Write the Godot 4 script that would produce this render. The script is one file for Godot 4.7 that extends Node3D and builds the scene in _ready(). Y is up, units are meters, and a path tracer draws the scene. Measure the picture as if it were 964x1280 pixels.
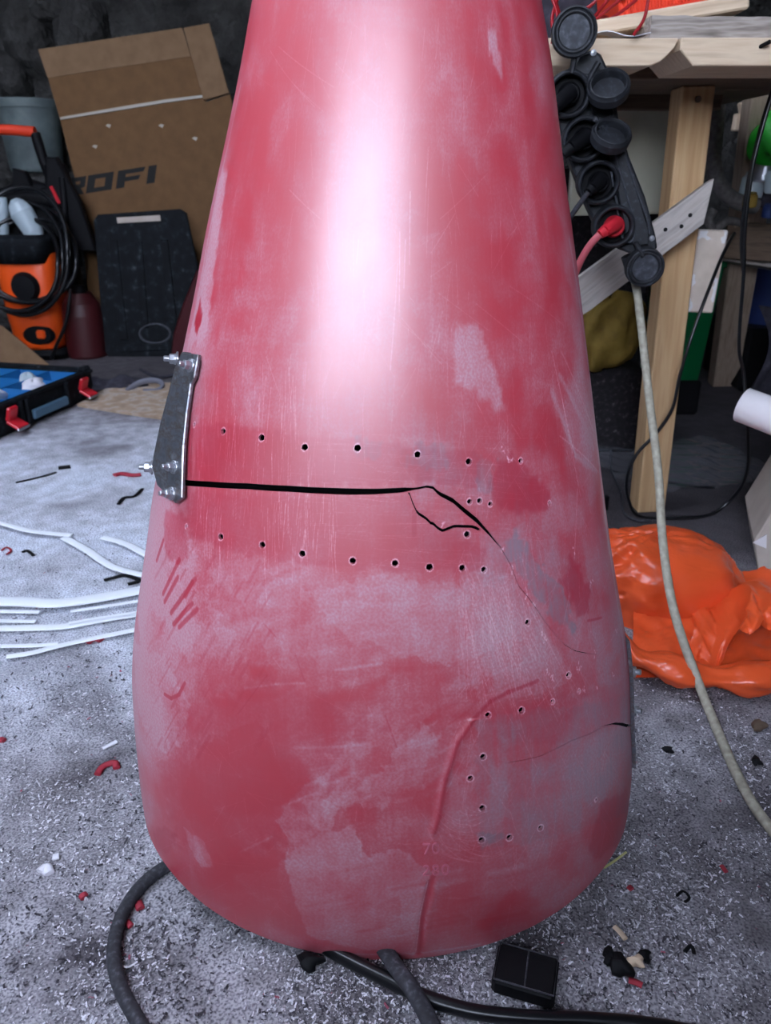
extends Node3D

const F := 961.456
const EYE := 0.6
const TILT := 0.410152
const PM := 1.309
const YT := 0.80

var M := {}
var used := {}
var rng := RandomNumberGenerator.new()

func _ready():
	rng.seed = 7
	# ---- camera ----
	var cam := Camera3D.new()
	cam.name = "camera"
	cam.fov = 67.3
	cam.near = 0.02
	cam.position = Vector3(0, EYE, 0)
	cam.rotation = Vector3(-TILT, 0, 0)
	var ca := CameraAttributesPhysical.new()
	ca.frustum_focal_length = 18.02
	ca.frustum_focus_distance = 0.66
	ca.exposure_aperture = 8.0
	cam.attributes = ca
	add_child(cam)
	cam.fov = 67.3
	cam.current = true
	# ---- sky and exposure ----
	var we := WorldEnvironment.new()
	we.name = "environment"
	var env := Environment.new()
	env.background_mode = Environment.BG_SKY
	var sm := ProceduralSkyMaterial.new()
	sm.sky_top_color = Color(0.85, 0.895, 1.0)
	sm.sky_horizon_color = Color(0.905, 0.94, 1.0)
	sm.ground_horizon_color = Color(0.55, 0.55, 0.58)
	sm.ground_bottom_color = Color(0.42, 0.42, 0.44)
	sm.sky_energy_multiplier = 1.0
	sm.ground_energy_multiplier = 1.0
	var sky := Sky.new()
	sky.sky_material = sm
	env.sky = sky
	env.tonemap_mode = Environment.TONE_MAPPER_LINEAR
	env.tonemap_exposure = 23.0
	env.sdfgi_enabled = true
	env.ssao_enabled = true
	env.ssil_enabled = true
	we.environment = env
	add_child(we)
	# ---- the place ----
	materials()
	room()
	workbench()
	red_shell()
	left_side()
	right_side()
	power_strip()
	foreground()
	shavings()

# ---------------------------------------------------------------- places
func ray(px: float, py: float) -> Vector3:
	var u := (px - 482.0) / F
	var v := (640.0 - py) / F
	var c := cos(TILT)
	var s := sin(TILT)
	return Vector3(u, v * c - s, -(c + v * s))

func on_floor(px: float, py: float, y := 0.0) -> Vector3:
	var d := ray(px, py)
	return Vector3(0, EYE, 0) + d * ((y - EYE) / d.y)

func at(px: float, py: float, dist: float) -> Vector3:
	var d := ray(px, py)
	return Vector3(0, EYE, 0) + d * (dist / -d.z)

func seen_at(p: Vector3) -> Vector2:
	var q := p - Vector3(0, EYE, 0)
	var c := cos(TILT)
	var s := sin(TILT)
	var fw := -q.z * c - q.y * s
	return Vector2(482.0 + F * q.x / fw, 640.0 - F * (q.y * c - q.z * s) / fw)

# ---------------------------------------------------------------- naming
func numbered(called: String) -> String:
	if not used.has(called):
		used[called] = 0
		return called
	used[called] += 1
	return "%s_%03d" % [called, used[called]]

func thing(called: String, label: String, category: String, where := Transform3D.IDENTITY, group := "") -> Node3D:
	var o := Node3D.new()
	o.name = numbered(called)
	add_child(o)
	o.transform = where
	tag(o, label, category, group)
	return o

func tag(o: Node, label: String, category: String, group := "") -> void:
	o.set_meta("label", label)
	o.set_meta("category", category)
	if group:
		o.set_meta("group", group)

# a mesh whose points are already in the world, or are placed there by «where»
func part(called: String, mesh: Mesh, m: Material, parent: Node = null, where := Transform3D.IDENTITY) -> MeshInstance3D:
	var o := MeshInstance3D.new()
	o.mesh = mesh
	o.material_override = m
	if parent == null:
		o.name = numbered(called)
		add_child(o)
		o.transform = where
	else:
		o.name = called
		parent.add_child(o, true)
		var up := Transform3D.IDENTITY
		var p: Node = parent
		while p != self:
			up = (p as Node3D).transform * up
			p = p.get_parent()
		o.transform = up.affine_inverse() * where
	return o

func local_part(called: String, mesh: Mesh, m: Material, parent: Node, where := Transform3D.IDENTITY) -> MeshInstance3D:
	var o := MeshInstance3D.new()
	o.mesh = mesh
	o.material_override = m
	o.name = called
	parent.add_child(o, true)
	o.transform = where
	return o

func structure(called: String, mesh: Mesh, m: Material, where := Transform3D.IDENTITY) -> MeshInstance3D:
	var o := part(called, mesh, m, null, where)
	o.set_meta("kind", "structure")
	return o

# ---------------------------------------------------------------- shapes
func frame(origin: Vector3, along: Vector3, facing: Vector3) -> Transform3D:
	var x := along.normalized()
	var z := (facing - x * facing.dot(x)).normalized()
	return Transform3D(Basis(x, z.cross(x), z), origin)

func tri(st: SurfaceTool, a: Vector3, b: Vector3, c: Vector3, want: Vector3) -> void:
	# clockwise seen from the side «want» points to
	var n := (b - a).cross(c - a)
	if n.length_squared() < 1e-20:
		return
	if n.dot(want) > 0.0:
		var t := b
		b = c
		c = t
		n = -n
	st.set_normal(-n.normalized())
	st.add_vertex(a)
	st.set_normal(-n.normalized())
	st.add_vertex(b)
	st.set_normal(-n.normalized())
	st.add_vertex(c)

func quad(st: SurfaceTool, a: Vector3, b: Vector3, c: Vector3, d: Vector3, want: Vector3) -> void:
	tri(st, a, b, c, want)
	tri(st, a, c, d, want)

func start() -> SurfaceTool:
	var st := SurfaceTool.new()
	st.begin(Mesh.PRIMITIVE_TRIANGLES)
	return st

func add_box(st: SurfaceTool, size: Vector3, ch := 0.002, t := Transform3D.IDENTITY) -> void:
	var h := size * 0.5
	ch = minf(ch, minf(h.x, minf(h.y, h.z)) * 0.6)
	var P := func(s: Vector3, k: int) -> Vector3:
		var q := s * (h - Vector3(ch, ch, ch))
		q[k] = s[k] * h[k]
		return t * q
	for k in 3:
		var i := (k + 1) % 3
		var j := (k + 2) % 3
		for s in [-1.0, 1.0]:
			var c := []
			for e in [[-1, -1], [1, -1], [1, 1], [-1, 1]]:
				var v := Vector3.ZERO
				v[k] = s
				v[i] = e[0]
				v[j] = e[1]
				c.append(P.call(v, k))
			var w := Vector3.ZERO
			w[k] = s
			quad(st, c[0], c[1], c[2], c[3], t.basis * w)
		for s in [-1.0, 1.0]:
			for r in [-1.0, 1.0]:
				var v0 := Vector3.ZERO
				v0[i] = s
				v0[j] = r
				var w := v0
				var v1 := v0
				v0[k] = -1
				v1[k] = 1
				quad(st, P.call(v0, i), P.call(v1, i), P.call(v1, j), P.call(v0, j), t.basis * w)
	for a in [-1.0, 1.0]:
		for b in [-1.0, 1.0]:
			for c in [-1.0, 1.0]:
				var v := Vector3(a, b, c)
				tri(st, P.call(v, 0), P.call(v, 1), P.call(v, 2), t.basis * v)

func box(size: Vector3, ch := 0.002) -> ArrayMesh:
	var st := start()
	add_box(st, size, ch)
	return st.commit()

# a sawn board or post from a to b: width across, thickness along «facing»
func board(called: String, a: Vector3, b: Vector3, width: float, thick: float, facing: Vector3, m: Material, parent: Node = null, rough := 0.0) -> MeshInstance3D:
	var st := start()
	var len := a.distance_to(b)
	if rough <= 0.0:
		add_box(st, Vector3(len, width, thick), 0.0025)
	else:
		var n := 14
		for i in n:
			var x0 := -len / 2 + len * i / n
			var x1 := x0 + len / n
			var y0 := width * 0.5 - rough * fposmod(sin(i * 12.9) * 43.7, 1.0)
			var y1 := width * 0.5 - rough * fposmod(sin((i + 1) * 12.9) * 43.7, 1.0)
			var z := thick * 0.5
			var b0 := -width * 0.5 + rough * fposmod(sin(i * 7.3) * 21.7, 1.0)
			var b1 := -width * 0.5 + rough * fposmod(sin((i + 1) * 7.3) * 21.7, 1.0)
			quad(st, Vector3(x0, b0, z), Vector3(x1, b1, z), Vector3(x1, y1, z), Vector3(x0, y0, z), Vector3.BACK)
			quad(st, Vector3(x0, b0, -z), Vector3(x1, b1, -z), Vector3(x1, y1, -z), Vector3(x0, y0, -z), Vector3.FORWARD)
			quad(st, Vector3(x0, y0, z), Vector3(x1, y1, z), Vector3(x1, y1, -z), Vector3(x0, y0, -z), Vector3.UP)
			quad(st, Vector3(x0, b0, z), Vector3(x1, b1, z), Vector3(x1, b1, -z), Vector3(x0, b0, -z), Vector3.DOWN)
			if i == 0:
				quad(st, Vector3(x0, b0, z), Vector3(x0, y0, z), Vector3(x0, y0, -z), Vector3(x0, b0, -z), Vector3.LEFT)
			if i == n - 1:
				quad(st, Vector3(x1, b1, z), Vector3(x1, y1, z), Vector3(x1, y1, -z), Vector3(x1, b1, -z), Vector3.RIGHT)
	return part(called, st.commit(), m, parent, frame((a + b) * 0.5, b - a, facing))

func smooth_path(pts: Array, steps := 6, closed := false) -> PackedVector3Array:
	var out := PackedVector3Array()
	var n := pts.size()
	var last := n if closed else n - 1
	for i in last:
		var p0: Vector3 = pts[(i - 1 + n) % n] if closed or i > 0 else pts[0]
		var p1: Vector3 = pts[i]
		var p2: Vector3 = pts[(i + 1) % n]
		var p3: Vector3 = pts[(i + 2) % n] if closed or i < n - 2 else pts[n - 1]
		for k in steps:
			out.append(p1.cubic_interpolate(p2, p0, p3, float(k) / steps))
	if not closed:
		out.append(pts[n - 1])
	return out

func add_tube(st: SurfaceTool, p: PackedVector3Array, r0: float, r1 := -1.0, sides := 10, flat := 1.0, closed := false) -> void:
	if r1 < 0:
		r1 = r0
	var n := p.size()
	var tan0 := (p[1] - p[0]).normalized()
	var side := tan0.cross(Vector3.UP)
	if side.length() < 0.1:
		side = tan0.cross(Vector3.RIGHT)
	side = side.normalized()
	var rings := []
	var norms := []
	for i in n:
		var a := p[maxi(i - 1, 0)]
		var b := p[mini(i + 1, n - 1)]
		if closed:
			a = p[(i - 1 + n) % n]
			b = p[(i + 1) % n]
		var t := (b - a).normalized()
		side = (side - t * side.dot(t)).normalized()
		var up := side.cross(t)
		var r := lerpf(r0, r1, float(i) / (n - 1))
		var ring := PackedVector3Array()
		var nm := PackedVector3Array()
		for k in sides:
			var an := TAU * k / sides
			ring.append(p[i] + (side * cos(an) + up * sin(an) * flat) * r)
			nm.append((side * cos(an) * flat + up * sin(an)).normalized())
		rings.append(ring)
		norms.append(nm)
	var last := n if closed else n - 1
	for i in last:
		var i2 := (i + 1) % n
		for k in sides:
			var k2 := (k + 1) % sides
			for v in [[i, k], [i2, k2], [i2, k], [i, k], [i, k2], [i2, k2]]:
				st.set_normal(norms[v[0]][v[1]])
				st.add_vertex(rings[v[0]][v[1]])
	if not closed:
		for e in [0, n - 1]:
			var want := (p[0] - p[1]) if e == 0 else (p[n - 1] - p[n - 2])
			for k in range(1, sides - 1):
				tri(st, rings[e][0], rings[e][k], rings[e][k + 1], want)

func tube(pts: Array, r: float, sides := 10, steps := 6, r1 := -1.0, flat := 1.0, closed := false) -> ArrayMesh:
	var st := start()
	add_tube(st, smooth_path(pts, steps, closed), r, r1, sides, flat, closed)
	return st.commit()

# profile: [radius, height] from bottom to top round the y axis
func add_lathe(st: SurfaceTool, prof: Array, segs := 28, t := Transform3D.IDENTITY, sx := 1.0) -> void:
	for i in prof.size() - 1:
		var a := Vector2(prof[i][0], prof[i][1])
		var b := Vector2(prof[i + 1][0], prof[i + 1][1])
		var d := b - a
		if d.length() < 1e-7:
			continue
		var nr := Vector2(d.y, -d.x).normalized()
		for k in segs:
			var c0 := TAU * k / segs
			var c1 := TAU * (k + 1) / segs
			var pa0 := t * Vector3(a.x * cos(c0) * sx, a.y, a.x * sin(c0))
			var pa1 := t * Vector3(a.x * cos(c1) * sx, a.y, a.x * sin(c1))
			var pb0 := t * Vector3(b.x * cos(c0) * sx, b.y, b.x * sin(c0))
			var pb1 := t * Vector3(b.x * cos(c1) * sx, b.y, b.x * sin(c1))
			var n0 := (t.basis * Vector3(nr.x * cos(c0), nr.y, nr.x * sin(c0))).normalized()
			var n1 := (t.basis * Vector3(nr.x * cos(c1), nr.y, nr.x * sin(c1))).normalized()
			var v := [pa0, pb1, pb0, pa0, pa1, pb1]
			var nn := [n0, n1, n0, n0, n1, n1]
			for q in 6:
				st.set_normal(nn[q])
				st.add_vertex(v[q])

func lathe(prof: Array, segs := 28) -> ArrayMesh:
	var st := start()
	add_lathe(st, prof, segs)
	return st.commit()

# outline in x,y pushed from z = 0 back to z = -depth, with a chamfer on the front
func add_prism(st: SurfaceTool, poly: PackedVector2Array, depth: float, t := Transform3D.IDENTITY, ch := 0.0) -> void:
	if Geometry2D.is_polygon_clockwise(poly):
		poly = poly.duplicate()
		poly.reverse()
	var n := poly.size()
	var front := poly.duplicate()
	if ch > 0.0:
		for i in n:
			var e0 := (poly[i] - poly[(i - 1 + n) % n]).normalized()
			var e1 := (poly[(i + 1) % n] - poly[i]).normalized()
			var inward := (Vector2(-e0.y, e0.x) + Vector2(-e1.y, e1.x)).normalized()
			front[i] = poly[i] + inward * ch
	var idx := Geometry2D.triangulate_polygon(front)
	for k in range(0, idx.size(), 3):
		var a := front[idx[k]]
		var b := front[idx[k + 1]]
		var c := front[idx[k + 2]]
		tri(st, t * Vector3(a.x, a.y, 0), t * Vector3(b.x, b.y, 0), t * Vector3(c.x, c.y, 0), t.basis.z)
	idx = Geometry2D.triangulate_polygon(poly)
	for k in range(0, idx.size(), 3):
		var a := poly[idx[k]]
		var b := poly[idx[k + 1]]
		var c := poly[idx[k + 2]]
		tri(st, t * Vector3(a.x, a.y, -depth), t * Vector3(b.x, b.y, -depth), t * Vector3(c.x, c.y, -depth), -t.basis.z)
	for i in n:
		var j := (i + 1) % n
		var e := poly[j] - poly[i]
		var w := t.basis * Vector3(e.y, -e.x, 0)
		var z1 := -ch
		quad(st, t * Vector3(poly[i].x, poly[i].y, z1), t * Vector3(poly[j].x, poly[j].y, z1), t * Vector3(poly[j].x, poly[j].y, -depth), t * Vector3(poly[i].x, poly[i].y, -depth), w)
		if ch > 0.0:
			quad(st, t * Vector3(front[i].x, front[i].y, 0), t * Vector3(front[j].x, front[j].y, 0), t * Vector3(poly[j].x, poly[j].y, z1), t * Vector3(poly[i].x, poly[i].y, z1), w + t.basis.z)

func prism(poly: PackedVector2Array, depth: float, ch := 0.0) -> ArrayMesh:
	var st := start()
	add_prism(st, poly, depth, Transform3D.IDENTITY, ch)
	return st.commit()

# a sheet with some thickness over a grid of points f(u, v), u and v from 0 to 1
func sheet(nu: int, nv: int, f: Callable, thick := 0.0) -> ArrayMesh:
	var pts := []
	for j in nv + 1:
		var row := PackedVector3Array()
		for i in nu + 1:
			row.append(f.call(float(i) / nu, float(j) / nv))
		pts.append(row)
	var nor := []
	for j in nv + 1:
		var row := PackedVector3Array()
		for i in nu + 1:
			var du: Vector3 = pts[j][mini(i + 1, nu)] - pts[j][maxi(i - 1, 0)]
			var dv: Vector3 = pts[mini(j + 1, nv)][i] - pts[maxi(j - 1, 0)][i]
			var n := du.cross(dv)
			row.append(n.normalized() if n.length() > 1e-12 else Vector3.UP)
		nor.append(row)
	var st := start()
	for side in ([1.0] if thick <= 0.0 else [1.0, -1.0]):
		for j in nv:
			for i in nu:
				var c := [[i, j], [i, j + 1], [i + 1, j + 1], [i, j], [i + 1, j + 1], [i + 1, j]]
				if side < 0:
					c.reverse()
				for q in c:
					var n: Vector3 = nor[q[1]][q[0]]
					var p: Vector3 = pts[q[1]][q[0]]
					st.set_normal(n * side)
					st.set_uv(Vector2(float(q[0]) / nu, float(q[1]) / nv))
					st.add_vertex(p if side > 0 else p - n * thick)
	if thick > 0.0:
		var rim := []
		for i in nu + 1:
			rim.append([i, 0])
		for j in range(1, nv + 1):
			rim.append([nu, j])
		for i in range(nu - 1, -1, -1):
			rim.append([i, nv])
		for j in range(nv - 1, -1, -1):
			rim.append([0, j])
		var mid: Vector3 = pts[nv / 2][nu / 2]
		for k in rim.size() - 1:
			var a: Vector3 = pts[rim[k][1]][rim[k][0]]
			var b: Vector3 = pts[rim[k + 1][1]][rim[k + 1][0]]
			var na: Vector3 = nor[rim[k][1]][rim[k][0]]
			var nb: Vector3 = nor[rim[k + 1][1]][rim[k + 1][0]]
			quad(st, a, b, b - nb * thick, a - na * thick, a - mid)
	return st.commit()

func grid_poly(pix: Array, t: Transform3D, dist: float) -> PackedVector2Array:
	var inv := t.affine_inverse()
	var out := PackedVector2Array()
	for p in pix:
		var q := inv * at(p[0], p[1], dist)
		out.append(Vector2(q.x, q.y))
	return out

func hexagon(r: float) -> PackedVector2Array:
	var out := PackedVector2Array()
	for k in 6:
		out.append(Vector2(cos(TAU * k / 6.0), sin(TAU * k / 6.0)) * r)
	return out

# ---------------------------------------------------------------- materials
func noise(sd: int, freq: float, oct := 4, kind := FastNoiseLite.TYPE_SIMPLEX_SMOOTH) -> FastNoiseLite:
	var n := FastNoiseLite.new()
	n.seed = sd
	n.frequency = freq
	n.noise_type = kind
	n.fractal_octaves = oct
	return n

func ramp_tex(n: FastNoiseLite, stops: Array, w := 512, h := 512) -> NoiseTexture2D:
	var g := Gradient.new()
	var off := PackedFloat32Array()
	var col := PackedColorArray()
	for s in stops:
		off.append(s[0])
		col.append(s[1])
	g.offsets = off
	g.colors = col
	var t := NoiseTexture2D.new()
	t.width = w
	t.height = h
	t.seamless = true
	t.noise = n
	t.color_ramp = g
	return t

func mat(c: Color, rough := 0.7, metal := 0.0) -> StandardMaterial3D:
	var m := StandardMaterial3D.new()
	m.albedo_color = c
	m.roughness = rough
	m.metallic = metal
	return m

# a patterned surface laid on in the thing's own axes
func patterned(stops: Array, freq: float, scale: Vector3, rough := 0.8, sd := 1, metal := 0.0, bump := 0.0) -> StandardMaterial3D:
	var m := mat(Color.WHITE, rough, metal)
	m.albedo_texture = ramp_tex(noise(sd, freq), stops)
	m.uv1_triplanar = true
	m.uv1_scale = scale
	if bump > 0.0:
		m.heightmap_enabled = true
		m.heightmap_scale = bump
		m.heightmap_texture = ramp_tex(noise(sd + 50, freq * 1.5, 5), [[0.0, Color.BLACK], [1.0, Color.WHITE]])
	return m

func materials() -> void:
	var k := func(r: float, g: float, b: float) -> Color: return Color(r / 255.0, g / 255.0, b / 255.0)
	M.wood = patterned([[0.0, k.call(176, 138, 96)], [0.45, k.call(192, 156, 112)], [0.62, k.call(198, 164, 122)], [1.0, k.call(182, 144, 102)]], 0.012, Vector3(0.5, 9, 9), 0.75, 3)
	M.wood_pale = patterned([[0.0, k.call(190, 165, 138)], [0.5, k.call(220, 198, 170)], [1.0, k.call(200, 172, 142)]], 0.012, Vector3(0.9, 9, 9), 0.8, 4)
	M.wood_grey = patterned([[0.0, k.call(98, 90, 84)], [0.4, k.call(150, 140, 132)], [0.6, k.call(172, 162, 154)], [1.0, k.call(120, 108, 98)]], 0.014, Vector3(1.1, 9, 9), 0.85, 5)
	M.wood_dark = patterned([[0.0, k.call(72, 58, 48)], [0.5, k.call(104, 86, 70)], [1.0, k.call(84, 66, 54)]], 0.014, Vector3(1.1, 9, 9), 0.85, 6)
	M.wood_post = patterned([[0.0, k.call(140, 120, 102)], [0.5, k.call(172, 152, 132)], [1.0, k.call(150, 130, 112)]], 0.014, Vector3(0.8, 9, 9), 0.85, 7)
	M.wood_brace = patterned([[0.0, k.call(150, 142, 136)], [0.5, k.call(186, 178, 170)], [1.0, k.call(166, 156, 146)]], 0.014, Vector3(1.1, 9, 9), 0.8, 8)
	M.paint_white = patterned([[0.0, k.call(206, 190, 172)], [0.5, k.call(222, 206, 190)], [0.53, k.call(238, 234, 232)], [1.0, k.call(242, 240, 240)]], 0.006, Vector3(4, 4, 4), 0.7, 9)
	M.plywood = patterned([[0.0, k.call(150, 128, 108)], [0.5, k.call(176, 152, 128)], [0.7, k.call(186, 172, 160)], [1.0, k.call(150, 130, 112)]], 0.012, Vector3(3, 3, 3), 0.85, 10)
	M.cardboard = patterned([[0.0, k.call(98, 70, 42)], [0.5, k.call(106, 76, 46)], [1.0, k.call(112, 82, 51)]], 0.01, Vector3(3, 3, 3), 0.9, 11)
	M.cardboard_pale = patterned([[0.0, k.call(116, 89, 63)], [0.5, k.call(124, 96, 69)], [1.0, k.call(130, 102, 75)]], 0.01, Vector3(3, 3, 3), 0.9, 12)
	M.box_grey = patterned([[0.0, k.call(176, 162, 150)], [1.0, k.call(196, 184, 172)]], 0.01, Vector3(3, 3, 3), 0.9, 13)
	M.rubber = patterned([[0.0, k.call(22, 23, 27)], [0.6, k.call(30, 32, 37)], [0.78, k.call(48, 51, 58)], [1.0, k.call(84, 87, 96)]], 0.018, Vector3(9, 9, 9), 0.62, 14)
	M.rubber_face = patterned([[0.0, k.call(40, 42, 48)], [0.55, k.call(56, 59, 66)], [1.0, k.call(92, 95, 102)]], 0.018, Vector3(9, 9, 9), 0.7, 15)
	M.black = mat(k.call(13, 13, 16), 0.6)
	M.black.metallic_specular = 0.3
	M.black_gloss = mat(k.call(14, 15, 18), 0.28)
	M.dark_plastic = patterned([[0.0, k.call(10, 12, 15)], [0.6, k.call(17, 20, 24)], [0.8, k.call(30, 35, 40)], [1.0, k.call(80, 86, 90)]], 0.014, Vector3(3, 3, 3), 0.6, 16)
	M.dark_plastic.metallic_specular = 0.3
	M.dark_plastic.roughness = 0.75
	M.orange = mat(k.call(236, 84, 22), 0.42)
	M.orange_crate = mat(k.call(232, 62, 30), 0.5)
	M.red_plug = mat(k.call(206, 38, 52), 0.45)
	M.red_cable = mat(k.call(196, 92, 100), 0.55)
	M.red_wire = mat(k.call(150, 14, 26), 0.4)
	M.red_latch = mat(k.call(196, 30, 44), 0.4)
	M.dark_red = mat(k.call(66, 15, 20), 0.5)
	M.steel = patterned([[0.0, k.call(96, 100, 106)], [0.45, k.call(126, 130, 138)], [0.58, k.call(112, 100, 94)], [0.7, k.call(132, 136, 142)], [1.0, k.call(206, 210, 216)]], 0.02, Vector3(8, 8, 8), 0.32, 17, 0.75)
	M.zinc = mat(k.call(168, 170, 176), 0.32, 0.75)
	M.beige_cable = patterned([[0.0, k.call(132, 126, 112)], [0.6, k.call(168, 162, 144)], [1.0, k.call(196, 190, 176)]], 0.02, Vector3(10, 10, 10), 0.7, 18)
	M.cable_dusty = patterned([[0.0, k.call(30, 30, 33)], [0.6, k.call(52, 52, 58)], [1.0, k.call(104, 102, 110)]], 0.02, Vector3(14, 14, 14), 0.75, 19)
	M.white_strip = mat(k.call(232, 236, 240), 0.5)
	M.bucket = patterned([[0.0, k.call(82, 92, 93)], [0.6, k.call(98, 110, 110)], [1.0, k.call(112, 122, 120)]], 0.01, Vector3(3, 3, 3), 0.6, 20)
	M.blue_tray = mat(k.call(24, 98, 156), 0.45)
	M.blue_grey = mat(k.call(84, 116, 138), 0.6)
	M.bag = mat(k.call(226, 88, 44), 0.3)
	M.bag.backlight_enabled = true
	M.bag.backlight = Color(0.35, 0.12, 0.04)
	M.green = mat(k.call(0, 112, 62), 0.5)
	M.lime = mat(k.call(28, 150, 34), 0.45)
	M.mustard = patterned([[0.0, k.call(110, 86, 28)], [0.5, k.call(142, 114, 44)], [1.0, k.call(158, 132, 62)]], 0.01, Vector3(4, 4, 4), 0.8, 21)
	M.cloth_dark = patterned([[0.0, k.call(34, 32, 40)], [0.6, k.call(52, 50, 60)], [1.0, k.call(84, 80, 90)]], 0.02, Vector3(4, 4, 4), 0.95, 22)
	M.cuff = mat(k.call(112, 112, 122), 0.9)
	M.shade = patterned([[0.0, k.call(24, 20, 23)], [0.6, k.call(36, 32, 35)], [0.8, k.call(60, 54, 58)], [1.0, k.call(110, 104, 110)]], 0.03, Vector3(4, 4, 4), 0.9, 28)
	M.panel_beige = patterned([[0.0, k.call(186, 186, 164)], [0.5, k.call(204, 202, 180)], [1.0, k.call(212, 208, 188)]], 0.006, Vector3(2, 2, 2), 0.8, 23)
	M.pipe = patterned([[0.0, k.call(66, 62, 60)], [0.5, k.call(98, 94, 92)], [1.0, k.call(126, 122, 120)]], 0.02, Vector3(6, 6, 6), 0.75, 24)
	M.tube_paper = mat(k.call(226, 220, 220), 0.8)
	M.tube_inside = mat(k.call(186, 168, 150), 0.9)
	M.clear = mat(Color(0.92, 0.95, 1.0, 0.05), 0.1)
	M.clear.transparency = BaseMaterial3D.TRANSPARENCY_ALPHA
	M.bottle = mat(k.call(176, 190, 196), 0.35)
	M.print_black = mat(k.call(14, 13, 12), 0.8)
	M.tape = mat(k.call(170, 160, 146), 0.4)
	M.blue_dark = mat(k.call(26, 44, 92), 0.6)
	M.straw = mat(k.call(186, 182, 120), 0.7)
	M.red_chip = mat(k.call(158, 40, 56), 0.6)
	M.white_chip = mat(k.call(222, 220, 226), 0.7)
	M.red_moulded = mat(k.call(192, 104, 122), 0.45)  # paler than the cowl, so the numerals seem to catch light
	M.wall = patterned([[0.0, k.call(36, 35, 34)], [0.5, k.call(56, 55, 54)], [1.0, k.call(76, 75, 74)]], 0.012, Vector3(0.8, 0.8, 0.8), 0.95, 25, 0.0, 6.0)
	M.ceiling = patterned([[0.0, k.call(70, 68, 66)], [1.0, k.call(92, 90, 88)]], 0.012, Vector3(0.8, 0.8, 0.8), 0.95, 26)

# ---------------------------------------------------------------- the room
const X0 := -1.9
const X1 := 2.2
const Z0 := -3.5
const Z1 := 1.1
const HH := 2.5
const DX0 := -1.0
const DX1 := 0.18
const DL := 0.97
const WX0 := -1.8
const WX1 := -0.9
const WZ0 := -1.35
const WZ1 := -0.3
const DH := 2.08

func slab(called: String, lo: Vector3, hi: Vector3, m: Material) -> MeshInstance3D:
	var bm := BoxMesh.new()
	bm.size = hi - lo
	return structure(called, bm, m, Transform3D(Basis.IDENTITY, (lo + hi) * 0.5))

func room() -> void:
	floor_slab()
	slab("wall_left", Vector3(X0 - 0.2, 0, Z0 - 0.2), Vector3(X0, HH, Z1 + 0.2), M.wall)
	slab("wall_right", Vector3(X1, 0, Z0 - 0.2), Vector3(X1 + 0.2, HH, Z1 + 0.2), M.wall)
	slab("wall_back", Vector3(X0, 0, Z0 - 0.2), Vector3(X1, HH, Z0), M.wall)
	# added unseen roof opening, to brighten the left half of the floor
	var sl := start()
	for w in [[X0 - 0.2, WX0, Z0 - 0.2, Z1 + 0.2], [WX1, X1 + 0.2, Z0 - 0.2, Z1 + 0.2], [WX0, WX1, Z0 - 0.2, WZ0], [WX0, WX1, WZ1, Z1 + 0.2]]:
		var lo := Vector3(w[0], HH, w[2])
		var hi := Vector3(w[1], HH + 0.15, w[3])
		add_box(sl, hi - lo, 0.0, Transform3D(Basis.IDENTITY, (lo + hi) * 0.5))
	structure("ceiling", sl.commit(), M.ceiling)
	# the front wall, with a wide high opening to the daylight behind the camera
	var st := start()
	var piece := func(lo: Vector3, hi: Vector3): add_box(st, hi - lo, 0.0, Transform3D(Basis.IDENTITY, (lo + hi) * 0.5))
	piece.call(Vector3(X0, 0, Z1), Vector3(DX0, HH, Z1 + 0.2))
	piece.call(Vector3(DX1, 0, Z1), Vector3(X1, HH, Z1 + 0.2))
	piece.call(Vector3(DX0, 0, Z1), Vector3(DX1, DL, Z1 + 0.2))
	piece.call(Vector3(DX0, DH, Z1), Vector3(DX1, HH, Z1 + 0.2))
	structure("wall_front", st.commit(), M.wall)
	# unseen low slab, added to keep daylight off the foreground and cowl foot
	slab("trim_2", Vector3(-0.3, 0, 0.26), Vector3(0.75, 0.64, 0.38), M.wall)

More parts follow.
